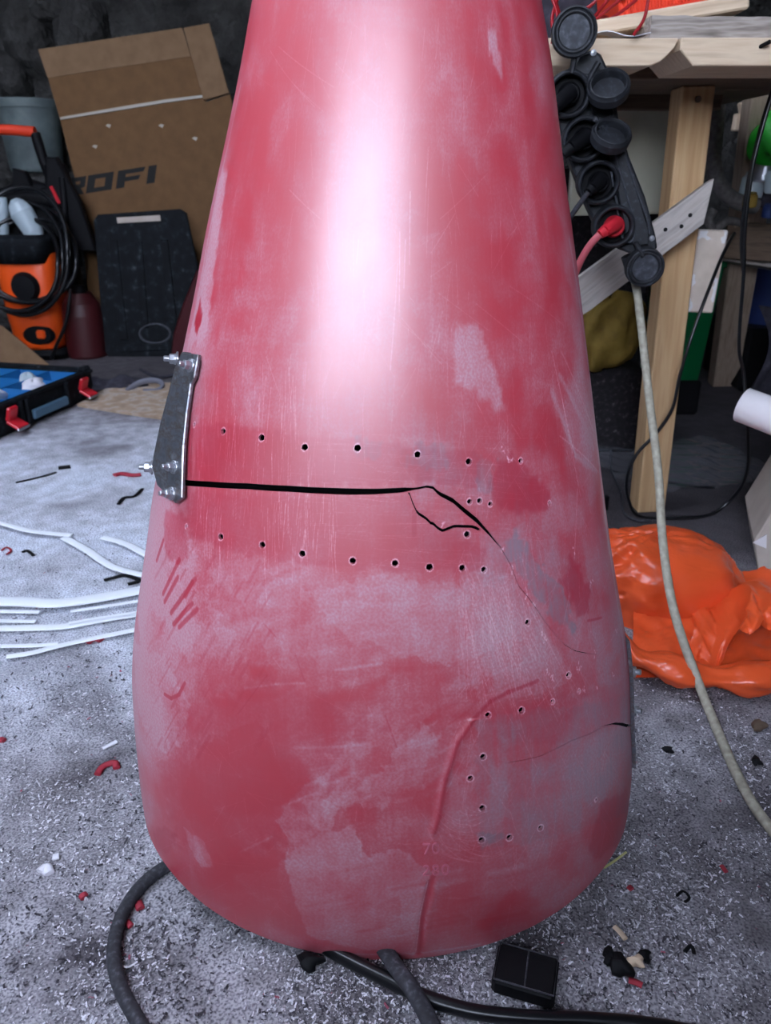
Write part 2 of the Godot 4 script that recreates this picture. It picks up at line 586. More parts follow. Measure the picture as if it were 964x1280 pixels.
func floor_slab() -> void:
	var N := 1024
	var im := Image.create(N, N, false, Image.FORMAT_RGB8)
	var n1 := noise(31, 0.9, 5)
	var n2 := noise(32, 4.0, 4)
	var n3 := noise(33, 22.0, 3)
	var w := X1 - X0 + 0.4
	var d := Z1 - Z0 + 0.4
	var dusty := Color(0.81, 0.80, 0.82)
	var bare := Color(0.44, 0.42, 0.43)
	var stain := Color(0.25, 0.23, 0.245)
	var buf := PackedByteArray()
	buf.resize(N * N * 3)
	for j in N:
		var z := Z0 - 0.2 + d * (j + 0.5) / N
		for i in N:
			var x := X0 - 0.2 + w * (i + 0.5) / N
			var a := n1.get_noise_2d(x, z)
			var b := n2.get_noise_2d(x, z)
			var c := n3.get_noise_2d(x, z)
			var dust := 0.34 + 0.5 * a + 0.45 * b + 0.25 * c
			# sanding dust lies thickest in the open to the left, cut back under the bench to darken it
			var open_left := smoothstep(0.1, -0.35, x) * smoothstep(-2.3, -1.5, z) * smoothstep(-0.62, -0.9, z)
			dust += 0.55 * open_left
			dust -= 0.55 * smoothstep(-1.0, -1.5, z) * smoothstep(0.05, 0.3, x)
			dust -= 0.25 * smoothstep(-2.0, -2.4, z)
			dust = clampf(dust, 0.0, 1.0)
			var col := bare.lerp(dusty, dust)
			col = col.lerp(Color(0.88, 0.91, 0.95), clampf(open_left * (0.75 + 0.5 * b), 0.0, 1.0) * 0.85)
			var s := smoothstep(0.28, 0.6, -b + 0.3 * c)
			col = col.lerp(stain, s * 0.7 * (1.0 - 0.8 * open_left))
			# trodden, dirty floor with shade painted in under the bench, darker along the back
			var dirt_and_shade := smoothstep(-1.0, -1.35, z) * smoothstep(0.1, 0.3, x) + 0.7 * smoothstep(-2.1, -2.5, z)
			col = col.lerp(Color(0.2, 0.18, 0.195), clampf(dirt_and_shade, 0.0, 1.0) * (0.62 + 0.3 * b))
			col *= 1.0 + 0.12 * c
			var o := (j * N + i) * 3
			buf[o] = clampi(int(col.r * 255.0), 0, 255)
			buf[o + 1] = clampi(int(col.g * 255.0), 0, 255)
			buf[o + 2] = clampi(int(col.b * 255.0), 0, 255)
	im.set_data(N, N, false, Image.FORMAT_RGB8, buf)
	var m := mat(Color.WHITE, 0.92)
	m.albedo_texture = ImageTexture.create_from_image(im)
	m.detail_enabled = true
	m.detail_blend_mode = BaseMaterial3D.BLEND_MODE_MUL
	m.detail_uv_layer = BaseMaterial3D.DETAIL_UV_2
	m.detail_albedo = ramp_tex(noise(35, 0.17, 4), [[0.0, Color(0.35, 0.33, 0.36)], [0.4, Color(0.8, 0.8, 0.82)], [0.6, Color(1, 1, 1)], [1.0, Color(1, 1, 1)]], 1024, 1024)
	m.heightmap_enabled = true
	m.heightmap_scale = 0.6
	m.heightmap_texture = ramp_tex(noise(36, 0.02, 5), [[0.0, Color.BLACK], [1.0, Color.WHITE]], 1024, 1024)
	m.uv1_scale = Vector3(1, 1, 1)
	var st := start()
	var lo := Vector3(X0 - 0.2, -0.15, Z0 - 0.2)
	var hi := Vector3(X1 + 0.2, 0, Z1 + 0.2)
	var corners := [Vector3(lo.x, 0, lo.z), Vector3(hi.x, 0, lo.z), Vector3(hi.x, 0, hi.z), Vector3(lo.x, 0, lo.z), Vector3(hi.x, 0, hi.z), Vector3(lo.x, 0, hi.z)]
	for c in corners:
		st.set_normal(Vector3.UP)
		st.set_uv(Vector2((c.x - lo.x) / w, (c.z - lo.z) / d))
		st.set_uv2(Vector2(c.x, c.z) * 1.7)
		st.add_vertex(c)
	for c in corners:
		st.set_normal(Vector3.DOWN)
		st.set_uv(Vector2.ZERO)
		st.set_uv2(Vector2.ZERO)
		st.add_vertex(Vector3(c.x, lo.y, hi.z + lo.z - c.z))
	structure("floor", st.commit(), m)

# ---------------------------------------------------------------- the red shell
const SW := [0.2295, 0.2295, 0.2290, 0.2285, 0.2267, 0.2246, 0.2187, 0.2099, 0.2006, 0.1923, 0.1828, 0.1734, 0.1636, 0.1541, 0.1449, 0.1348, 0.1251, 0.1156, 0.1056, 0.0954, 0.0851, 0.0749, 0.065]
const SX := [0.0003, 0.0003, 0.0004, -0.0005, -0.0028, -0.0041, -0.0051, -0.0057, -0.0059, -0.0058, -0.0042, -0.0023, -0.0002, 0.0016, 0.0028, 0.0044, 0.0065, 0.008, 0.0081, 0.0091, 0.0101, 0.0111, 0.012]
# height of the lower edge by angle from the middle
const EDGE_A := [0.0, 4.0, 10.0, 16.5, 23.0, 33.0, 42.0, 50.0, 57.0, 63.0, 68.0, 71.0, 73.0, 74.2, 75.0]
const EDGE_Y := [0.0, 0.0004, 0.0022, 0.0056, 0.0098, 0.0185, 0.028, 0.0385, 0.0475, 0.055, 0.0625, 0.073, 0.088, 0.103, 0.122]

func row_of(t: Array, y: float) -> float:
	var k := clampf(y / 0.04, 0.0, 20.999)
	var i := int(k)
	var f := k - i
	var a: float = t[maxi(i - 1, 0)]
	var b: float = t[i]
	var c: float = t[i + 1]
	var d: float = t[mini(i + 2, t.size() - 1)]
	return cubic_interpolate(b, c, a, d, f)

func lean(y: float) -> float:
	return -(0.44044 + 0.27 * y + 0.03 * exp(-y / 0.06) - 0.03)

func on_curve(phi: float, y: float) -> Vector3:
	var w := row_of(SW, y)
	return Vector3(row_of(SX, y) + w * sin(phi), y, lean(y) - 0.55 * w * (1.0 - cos(phi)))

func curve_frame(phi: float, y: float) -> Array:
	var p := on_curve(phi, y)
	var dp := (on_curve(phi + 0.002, y) - on_curve(phi - 0.002, y)) / 0.004
	var dy := (on_curve(phi, y + 0.002) - on_curve(phi, y - 0.002)) / 0.004
	return [p, dp, dy, dp.cross(dy).normalized()]

# the place (angle, height) on the curve that stands at a spot of the photograph
func on_shell(px: float, py: float) -> Vector2:
	var a := clampf((px - 480.0) / 310.0, -0.93, 0.93)
	var q := Vector2(asin(a), clampf(0.8 - py / 1500.0, 0.03, 0.75))
	for it in 14:
		var s := seen_at(on_curve(q.x, q.y))
		var e := Vector2(px, py) - s
		if e.length() < 0.05:
			break
		var sa := (seen_at(on_curve(q.x + 0.003, q.y)) - s) / 0.003
		var sy := (seen_at(on_curve(q.x, q.y + 0.003)) - s) / 0.003
		var det := sa.x * sy.y - sa.y * sy.x
		if absf(det) < 1e-3:
			break
		var step := Vector2((e.x * sy.y - e.y * sy.x) / det, (sa.x * e.y - sa.y * e.x) / det)
		q.x = clampf(q.x + clampf(step.x, -0.25, 0.25), -PM, PM)
		q.y = clampf(q.y + clampf(step.y, -0.15, 0.15), -0.02, 0.9)
	return q

func pixels_on_shell(pix: Array) -> PackedVector2Array:
	var out := PackedVector2Array()
	for p in pix:
		out.append(on_shell(p[0], p[1]))
	return out

func along(line: PackedVector2Array, x: float) -> float:
	if x <= line[0].x:
		return line[0].y
	for i in line.size() - 1:
		if x < line[i + 1].x:
			return lerpf(line[i].y, line[i + 1].y, (x - line[i].x) / (line[i + 1].x - line[i].x))
	return line[line.size() - 1].y

func table(xs: Array, ys: Array, x: float) -> float:
	if x <= xs[0]:
		return ys[0]
	for i in xs.size() - 1:
		if x < xs[i + 1]:
			return lerpf(ys[i], ys[i + 1], (x - xs[i]) / (xs[i + 1] - xs[i]))
	return ys[ys.size() - 1]

const CRACK := [[200, 602], [227, 603], [260, 605.5], [310, 608], [360, 611], [400, 613.4], [437, 614.6], [470, 614.6], [500, 612.9], [512, 612], [524, 610.5], [534, 608.4], [542, 610], [549, 617], [567, 626], [579, 636.5], [597, 651], [612, 667], [626, 684], [640, 709], [648, 732], [660, 746], [670, 760], [680, 775], [692, 791], [705, 805], [720, 814], [735, 817], [750, 817.5]]
const CRACK_W := [[200, 3.4], [440, 3.6], [505, 2.8], [518, 1.4], [540, 1.6], [552, 2.4], [575, 2.2], [600, 2.4], [615, 1.6], [628, 0.7], [735, 0.5], [750, 0.0]]
const LOW_CRACK := [[600, 954], [630, 954], [656, 949.6], [676, 945], [697, 935], [714, 926], [737, 917.6], [755, 908], [769, 905], [778, 905.5], [788, 908]]
const LOW_CRACK_W := [[628, 0.0], [640, 0.5], [700, 0.9], [755, 1.3], [770, 2.2], [788, 2.8]]
const BRANCH := [[512, 0.8], [516, 11], [522, 21.5], [539, 33], [554, 32], [574, 17], [590, 6], [600, 2]]
const HOLES := [[243, 531, 1.5], [279, 539, 2.2], [327, 547, 2.4], [381, 559, 2.4], [447, 560, 2.5], [522, 568, 2.3], [586, 577, 2.3], [651, 576, 1.8], [587, 627, 1.9], [599.5, 626, 1.9], [613, 630, 1.7], [687, 629, 1.5], [584, 668, 2.4], [233, 658, 1.4], [276, 671, 2.3], [328, 681, 2.4], [378, 692, 2.4], [441, 701, 2.4], [494, 704, 2.4], [537, 709, 2.6], [578, 710, 2.4], [605, 712, 2.2], [660, 778, 2.3], [711, 844, 2.4], [610, 894, 2.2], [652, 888, 2.5], [691, 877, 1.8], [724, 864, 1.5], [604, 946, 2.4], [588, 973, 2.2], [603, 1010, 2.4], [602, 1050, 2.4], [637, 1047, 2.5], [676, 1035, 2.3], [745, 1000, 1.2]]
const RIDGE := [[543, 1040], [549, 1020], [557, 974], [572, 928], [592, 899], [613, 877], [636, 865], [672, 851]]
const GROOVE := [[541, 1096], [535, 1118], [528, 1150], [523, 1192]]

var ridge := PackedVector2Array()
var groove := PackedVector2Array()

func near_line(line: PackedVector2Array, q: Vector2, w: float) -> Vector2:
	# (distance in metres, signed side) to a line in (angle, height)
	var best := 1e9
	var side := 1.0
	var k := Vector2(w, 1.03)
	for i in line.size() - 1:
		var a := line[i] * k
		var b := line[i + 1] * k
		var p := q * k
		var c := Geometry2D.get_closest_point_to_segment(p, a, b)
		var d := p.distance_to(c)
		if d < best:
			best = d
			side = signf((b - a).cross(p - a))
	return Vector2(best, side)

# moulded relief in metres
func relief(phi: float, y: float) -> float:
	var h := 0.0
	if y < 0.22 and phi > -0.1 and phi < 1.1:
		var w := row_of(SW, y)
		if y > 0.07:
			var d := near_line(ridge, Vector2(phi, y), w)
			var along_fade := smoothstep(0.95, 0.6, phi)
			h += 0.0011 * exp(-pow(d.x / 0.0035, 2)) * along_fade
		if y < 0.09 and phi < 0.5:
			var g := near_line(groove, Vector2(phi, y), w)
			h += -0.0012 * exp(-pow(g.x / 0.0028, 2)) + 0.0006 * exp(-pow((g.x - 0.005) / 0.003, 2))
	return h

func red_shell() -> void:
	ridge = pixels_on_shell(RIDGE)
	groove = pixels_on_shell(GROOVE)
	var crack := pixels_on_shell(CRACK)
	var low := pixels_on_shell(LOW_CRACK)
	var px_m := 0.00068
	var cw_x := []
	var cw_y := []
	for p in CRACK_W:
		cw_x.append(on_shell(p[0], 620.0).x if p[0] < 560 else on_shell(p[0], 760.0).x)
		cw_y.append(p[1] * px_m * 1.7)
	for i in CRACK_W.size():
		# widths are given along the photograph's columns
		var px: float = CRACK_W[i][0]
		for j in CRACK.size() - 1:
			if CRACK[j][0] <= px and CRACK[j + 1][0] >= px:
				var f: float = (px - CRACK[j][0]) / (CRACK[j + 1][0] - CRACK[j][0])
				cw_x[i] = lerpf(crack[j].x, crack[j + 1].x, f)
				var slope: float = (CRACK[j + 1][1] - CRACK[j][1]) / (CRACK[j + 1][0] - CRACK[j][0])
				cw_y[i] = CRACK_W[i][1] * px_m * 1.9 * sqrt(1.0 + slope * slope)
				break
	var lw_x := []
	var lw_y := []
	for p in LOW_CRACK_W:
		lw_x.append(on_shell(p[0], 920.0).x)
		lw_y.append(p[1] * px_m * 1.8)
	var br_x := []
	var br_y := []
	for p in BRANCH:
		br_x.append(on_shell(p[0], 640.0).x)
		br_y.append(p[1] * px_m * 1.04)
	var NC := 280
	var counts := [92, 130, 6, 170]
	var cols := PackedFloat32Array()
	for i in NC + 1:
		cols.append(lerpf(-PM, PM, float(i) / NC))
	# rows of heights, band by band
	var outer := start_arrays()
	var bands := []
	for b in 4:
		var nr: int = counts[b]
		var ys := []
		for j in nr + 1:
			var r := PackedFloat32Array()
			r.resize(NC + 1)
			ys.append(r)
		bands.append(ys)
	for i in NC + 1:
		var phi := cols[i]
		var deg := absf(rad_to_deg(phi))
		var y0 := table(EDGE_A, EDGE_Y, deg)
		var c2 := along(low, phi)
		c2 = maxf(c2, y0 + 0.01)
		var g2 := table(lw_x, lw_y, phi) if phi > lw_x[0] else 0.0
		var c1 := along(crack, phi)
		var g1 := table(cw_x, cw_y, phi)
		if phi > cw_x[cw_x.size() - 1]:
			g1 = 0.0
		var delta := table(br_x, br_y, phi)
		var gb := 0.0023 if phi > br_x[0] and phi < br_x[br_x.size() - 1] else 0.0
		if phi < br_x[0]:
			delta = 0.0006
		var lip := c1 - g1 * 0.5
		var cb := lip - maxf(delta, 0.0006)
		var ends := [[y0, c2 - g2 * 0.5], [c2 + g2 * 0.5, cb - gb], [cb, lip], [c1 + g1 * 0.5, YT]]
		for b in 4:
			var nr: int = counts[b]
			for j in nr + 1:
				var t := float(j) / nr
				if b == 3:
					t = pow(t, 1.55)
				bands[b][j][i] = lerpf(ends[b][0], ends[b][1], t)
	var holes := []
	for h in HOLES:
		var q := on_shell(h[0], h[1])
		holes.append([q, h[2] * 0.00098])
	var st := start_arrays()
	for b in 4:
		add_band(st, cols, bands[b], holes, b)
	var am := ArrayMesh.new()
	var arr := []
	arr.resize(Mesh.ARRAY_MAX)
	arr[Mesh.ARRAY_VERTEX] = st.v
	arr[Mesh.ARRAY_NORMAL] = st.n
	arr[Mesh.ARRAY_TEX_UV] = st.uv
	arr[Mesh.ARRAY_INDEX] = st.i
	am.add_surface_from_arrays(Mesh.PRIMITIVE_TRIANGLES, arr)
	var t := thing("plastic_cowl", "large cracked dusty red plastic cowl standing on its rounded tip on concrete", "cowl", Transform3D(Basis.IDENTITY, Vector3(0, 0, -0.44)))
	part("shell", am, shell_paint(), t)
	# black sheet added behind the cowl so its cracks and holes look dark
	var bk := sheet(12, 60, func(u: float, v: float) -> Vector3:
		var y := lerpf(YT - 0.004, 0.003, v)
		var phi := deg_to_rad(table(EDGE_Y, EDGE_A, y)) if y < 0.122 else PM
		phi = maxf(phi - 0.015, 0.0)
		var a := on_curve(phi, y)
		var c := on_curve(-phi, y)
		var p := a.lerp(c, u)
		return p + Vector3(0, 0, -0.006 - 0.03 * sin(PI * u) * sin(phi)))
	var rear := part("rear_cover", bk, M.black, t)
	rear.set_meta("label", "added black backing that makes the cracks and holes look dark")
	brackets(t)
	moulded_numbers(t)

func start_arrays() -> Dictionary:
	return {"v": PackedVector3Array(), "n": PackedVector3Array(), "uv": PackedVector2Array(), "i": PackedInt32Array()}

const THICK := 0.0032

func add_band(st: Dictionary, cols: PackedFloat32Array, ys: Array, holes: Array, band: int) -> void:
	var nc := cols.size() - 1
	var nr := ys.size() - 1
	var V: PackedVector3Array = st.v
	var N: PackedVector3Array = st.n
	var U: PackedVector2Array = st.uv
	var I: PackedInt32Array = st.i
	var base := V.size()
	var inner := PackedVector3Array()
	var innern := PackedVector3Array()
	for j in nr + 1:
		for i in nc + 1:
			var v := shell_vertex(cols[i], ys[j][i], band)
			V.append(v[0])
			N.append(v[1])
			U.append(Vector2((cols[i] + PM) / (2.0 * PM), 1.0 - ys[j][i] / YT))
			inner.append(v[0] - v[2] * THICK)
			innern.append(-v[2])
	var ib := V.size()
	V.append_array(inner)
	N.append_array(innern)
	U.append_array(U.slice(base, ib))
	var W := nc + 1
	var gone := PackedByteArray()
	gone.resize(nc * nr)
	for h in holes:
		var c: Vector2 = h[0]
		var r: float = h[1]
		var fr := curve_frame(c.x, c.y)
		var kx: float = (fr[1] as Vector3).length()
		var ky: float = (fr[2] as Vector3).length()
		var ci := int(round((c.x + PM) / (2.0 * PM) * nc))
		if ci < 4 or ci > nc - 4 or c.y < ys[0][ci] or c.y > ys[nr][ci]:
			continue
		var cj := 0
		while cj < nr and ys[cj][ci] < c.y:
			cj += 1
		var m := r * 1.25
		var i0 := ci
		while i0 > 1 and (c.x - cols[i0]) * kx < m:
			i0 -= 1
		var i1 := ci
		while i1 < nc - 1 and (cols[i1] - c.x) * kx < m:
			i1 += 1
		var j0 := cj
		var clear := func(j: int, sgn: float) -> bool:
			for i in range(i0, i1 + 1):
				if (ys[j][i] - c.y) * sgn * ky < m:
					return false
			return true
		while j0 > 0 and not clear.call(j0, -1.0):
			j0 -= 1
		var j1 := cj
		while j1 < nr and not clear.call(j1, 1.0):
			j1 += 1
		if not clear.call(j0, -1.0) or not clear.call(j1, 1.0):
			print("hole too near a crack ", c)
			continue
		var free := true
		for j in range(j0, j1):
			for i in range(i0, i1):
				if gone[j * nc + i]:
					free = false
		if not free:
			print("holes touch ", c)
			continue
		for j in range(j0, j1):
			for i in range(i0, i1):
				gone[j * nc + i] = 1
		var loop := []
		for i in range(i0, i1):
			loop.append([i, j0])
		for j in range(j0, j1):
			loop.append([i1, j])
		for i in range(i1, i0, -1):
			loop.append([i, j1])
		for j in range(j1, j0, -1):
			loop.append([i0, j])
		var ang := []
		for q in loop:
			ang.append(atan2((ys[q[1]][q[0]] - c.y) * ky, (cols[q[0]] - c.x) * kx))
		# begin both rings at the loop's first corner and walk anticlockwise
		var K := 14
		var ring := V.size()
		for k in K:
			var an: float = ang[0] + TAU * k / K
			var rr := r * (1.0 + 0.08 * sin(k * 2.3 + c.x * 50.0))
			var phi := c.x + rr * cos(an) / kx
			var y := c.y + rr * sin(an) / ky
			var v := shell_vertex(phi, y, band)
			V.append(v[0])
			N.append(v[1])
			U.append(Vector2((phi + PM) / (2.0 * PM), 1.0 - y / YT))
		var iring := V.size()
		for k in K:
			V.append(V[ring + k] - N[ring + k] * THICK)
			N.append(-N[ring + k])
			U.append(U[ring + k])
		# wall of the hole
		var wall := V.size()
		for k in K:
			var toward: Vector3 = ((fr[0] as Vector3) - V[ring + k]).normalized()
			for p in [V[ring + k], V[iring + k]]:
				V.append(p)
				N.append(toward)
				U.append(U[ring + k])
		for k in K:
			var a := wall + k * 2
			var b := wall + ((k + 1) % K) * 2
			I.append_array(PackedInt32Array([a, a + 1, b + 1, a, b + 1, b]))
		var L := loop.size()
		var turn := PackedFloat32Array()
		for q in L:
			turn.append(fposmod(ang[q] - ang[0] + 0.0001, TAU))
		turn.append(TAU)
		var p := 0
		var k2 := 0
		while p < L or k2 < K:
			var nx_o: float = turn[p + 1] if p < L else 1e9
			var nx_i: float = TAU * (k2 + 1) / K if k2 < K else 1e9
			var o0: int = base + loop[p % L][1] * W + loop[p % L][0]
			var r0 := ring + k2 % K
			if nx_o <= nx_i:
				var o1: int = base + loop[(p + 1) % L][1] * W + loop[(p + 1) % L][0]
				I.append_array(PackedInt32Array([o0, r0, o1]))
				I.append_array(PackedInt32Array([o0 - base + ib, o1 - base + ib, iring + k2 % K]))
				p += 1
			else:
				var r1 := ring + (k2 + 1) % K
				I.append_array(PackedInt32Array([o0, r0, r1]))
				I.append_array(PackedInt32Array([o0 - base + ib, iring + (k2 + 1) % K, iring + k2 % K]))
				k2 += 1
	for j in nr:
		for i in nc:
			if gone[j * nc + i]:
				continue
			var a := base + j * W + i
			var b := a + 1
			var d := a + W
			var c := d + 1
			I.append_array(PackedInt32Array([a, d, c, a, c, b]))
			var o := ib - base
			I.append_array(PackedInt32Array([a + o, c + o, d + o, a + o, b + o, c + o]))
	# the edges of the band, and its two sides
	var edge := func(p: Array, q: Array, out: Vector3):
		var e := V.size()
		for s in [p, q]:
			var k: int = s[1] * W + s[0]
			for pt in [V[base + k], V[ib + k]]:
				V.append(pt)
				N.append(out)
				U.append(U[base + k])
		I.append_array(PackedInt32Array([e, e + 1, e + 3, e, e + 3, e + 2]))
	for i in nc:
		edge.call([i, 0], [i + 1, 0], Vector3.DOWN)
		edge.call([i, nr], [i + 1, nr], Vector3.UP)
	for j in nr:
		edge.call([0, j], [0, j + 1], Vector3(-0.3, 0, -0.95))
		edge.call([nc, j], [nc, j + 1], Vector3(0.3, 0, -0.95))
	st.v = V
	st.n = N
	st.uv = U
	st.i = I

func shell_vertex(phi: float, y: float, band: int) -> Array:
	var f := curve_frame(phi, y)
	var n: Vector3 = f[3]
	var sunk := -0.0012 if band == 2 and phi > 0.1 and phi < 0.36 else 0.0
	if y > 0.22 or phi < -0.1 or phi > 1.1:
		return [(f[0] as Vector3) + n * sunk, n, n]
	var dp: Vector3 = f[1]
	var dy: Vector3 = f[2]
	var h := relief(phi, y)
	var e := 0.0006
	var gp := (relief(phi + e / dp.length(), y) - relief(phi - e / dp.length(), y)) / (2.0 * e)
	var gy := (relief(phi, y + e) - relief(phi, y - e)) / (2.0 * e)
	var n2 := (n - dp.normalized() * gp - dy.normalized() * gy).normalized()
	return [(f[0] as Vector3) + n * (h + sunk), n2, n]

# ---------------------------------------------------------------- colour, dust and scratches of the shell
const TW := 1152
const TH2 := 1664
var dust := PackedFloat32Array()
var clean := PackedFloat32Array()
var scuff := PackedFloat32Array()
var line := PackedFloat32Array()

func texel(px: float, py: float) -> Vector2:
	var q := on_shell(px, py)
	return Vector2((q.x + PM) / (2.0 * PM) * TW, (1.0 - q.y / YT) * TH2)

func stroke(layer: PackedFloat32Array, a: Vector2, b: Vector2, wide: float, amount: float, soft := 0.5) -> void:
	var x0 := maxi(int(minf(a.x, b.x) - wide - 1), 0)
	var x1 := mini(int(maxf(a.x, b.x) + wide + 2), TW)
	var y0 := maxi(int(minf(a.y, b.y) - wide - 1), 0)
	var y1 := mini(int(maxf(a.y, b.y) + wide + 2), TH2)
	var ab := b - a
	var l2 := maxf(ab.length_squared(), 1e-6)
	for y in range(y0, y1):
		for x in range(x0, x1):
			var p := Vector2(x + 0.5, y + 0.5)
			var t := clampf((p - a).dot(ab) / l2, 0.0, 1.0)
			var d := p.distance_to(a + ab * t)
			if d < wide:
				var k := clampf((wide - d) / maxf(wide * soft, 0.3), 0.0, 1.0)
				layer[y * TW + x] += amount * k

func path(layer: PackedFloat32Array, pts: Array, wide: float, amount: float, soft := 0.5) -> void:
	var prev := texel(pts[0][0], pts[0][1])
	for i in range(1, pts.size()):
		var q := texel(pts[i][0], pts[i][1])
		stroke(layer, prev, q, wide, amount, soft)
		prev = q

# a patch with a brushed edge
func patch(layer: PackedFloat32Array, pts: Array, amount: float, jitter: float, sd: int) -> void:
	var poly := PackedVector2Array()
	for p in pts:
		poly.append(texel(p[0], p[1]))
	var lo := poly[0]
	var hi := poly[0]
	for p in poly:
		lo = lo.min(p)
		hi = hi.max(p)
	var n := noise(sd, 0.035, 3)
	for y in range(maxi(int(lo.y - jitter), 0), mini(int(hi.y + jitter) + 1, TH2)):
		for x in range(maxi(int(lo.x - jitter), 0), mini(int(hi.x + jitter) + 1, TW)):
			var p := Vector2(x + n.get_noise_2d(x, y) * jitter * 1.6, y + n.get_noise_2d(x + 500, y) * jitter * 1.6)
			if Geometry2D.is_point_in_polygon(p, poly):
				layer[y * TW + x] += amount

# how dusty, how scuffed: [x, y, dust, scuff]
const DUSTY := [[480, 40, 0.30, 0], [340, 60, 0.22, 0], [650, 60, 0.34, 0], [480, 200, 0.26, 0], [310, 220, 0.16, 0], [670, 220, 0.30, 0], [270, 360, 0.34, 0], [245, 420, 0.75, 0], [258, 300, 0.6, 0], [600, 340, 0.22, 0], [700, 400, 0.34, 0], [735, 500, 0.75, 0.1], [722, 420, 0.6, 0], [480, 440, 0.34, 0], [600, 470, 0.40, 0], [650, 500, 0.3, 0], [300, 490, 0.46, 0], [300, 570, 0.22, 0], [450, 580, 0.34, 0.05], [560, 590, 0.42, 0.3], [300, 650, 0.34, 0], [450, 660, 0.32, 0], [560, 690, 0.26, 0.1], [200, 700, 0.86, 0], [235, 800, 0.72, 0], [178, 900, 0.82, 0], [300, 750, 0.66, 0], [420, 760, 0.56, 0], [550, 780, 0.52, 0], [640, 800, 0.62, 0.1], [680, 600, 0.36, 0.05], [725, 650, 0.44, 0.1], [740, 740, 0.5, 0.2], [765, 830, 0.6, 0.35], [300, 880, 0.3, 0], [400, 880, 0.34, 0], [480, 930, 0.56, 0], [560, 900, 0.4, 0], [250, 1010, 0.26, 0], [350, 1000, 0.22, 0], [450, 1040, 0.44, 0], [520, 1000, 0.28, 0], [565, 1060, 0.46, 0], [300, 1100, 0.2, 0], [400, 1120, 0.36, 0], [500, 1160, 0.40, 0], [620, 1140, 0.36, 0.1], [700, 1100, 0.5, 0.2], [690, 1000, 0.62, 0.35], [755, 950, 0.9, 0.4], [650, 920, 0.42, 0.25], [770, 1020, 0.38, 0.1], [620, 1010, 0.46, 0.2], [690, 880, 0.36, 0.15], [640, 680, 0.5, 0.35], [690, 720, 0.4, 0.4], [400, 340, 0.24, 0]]

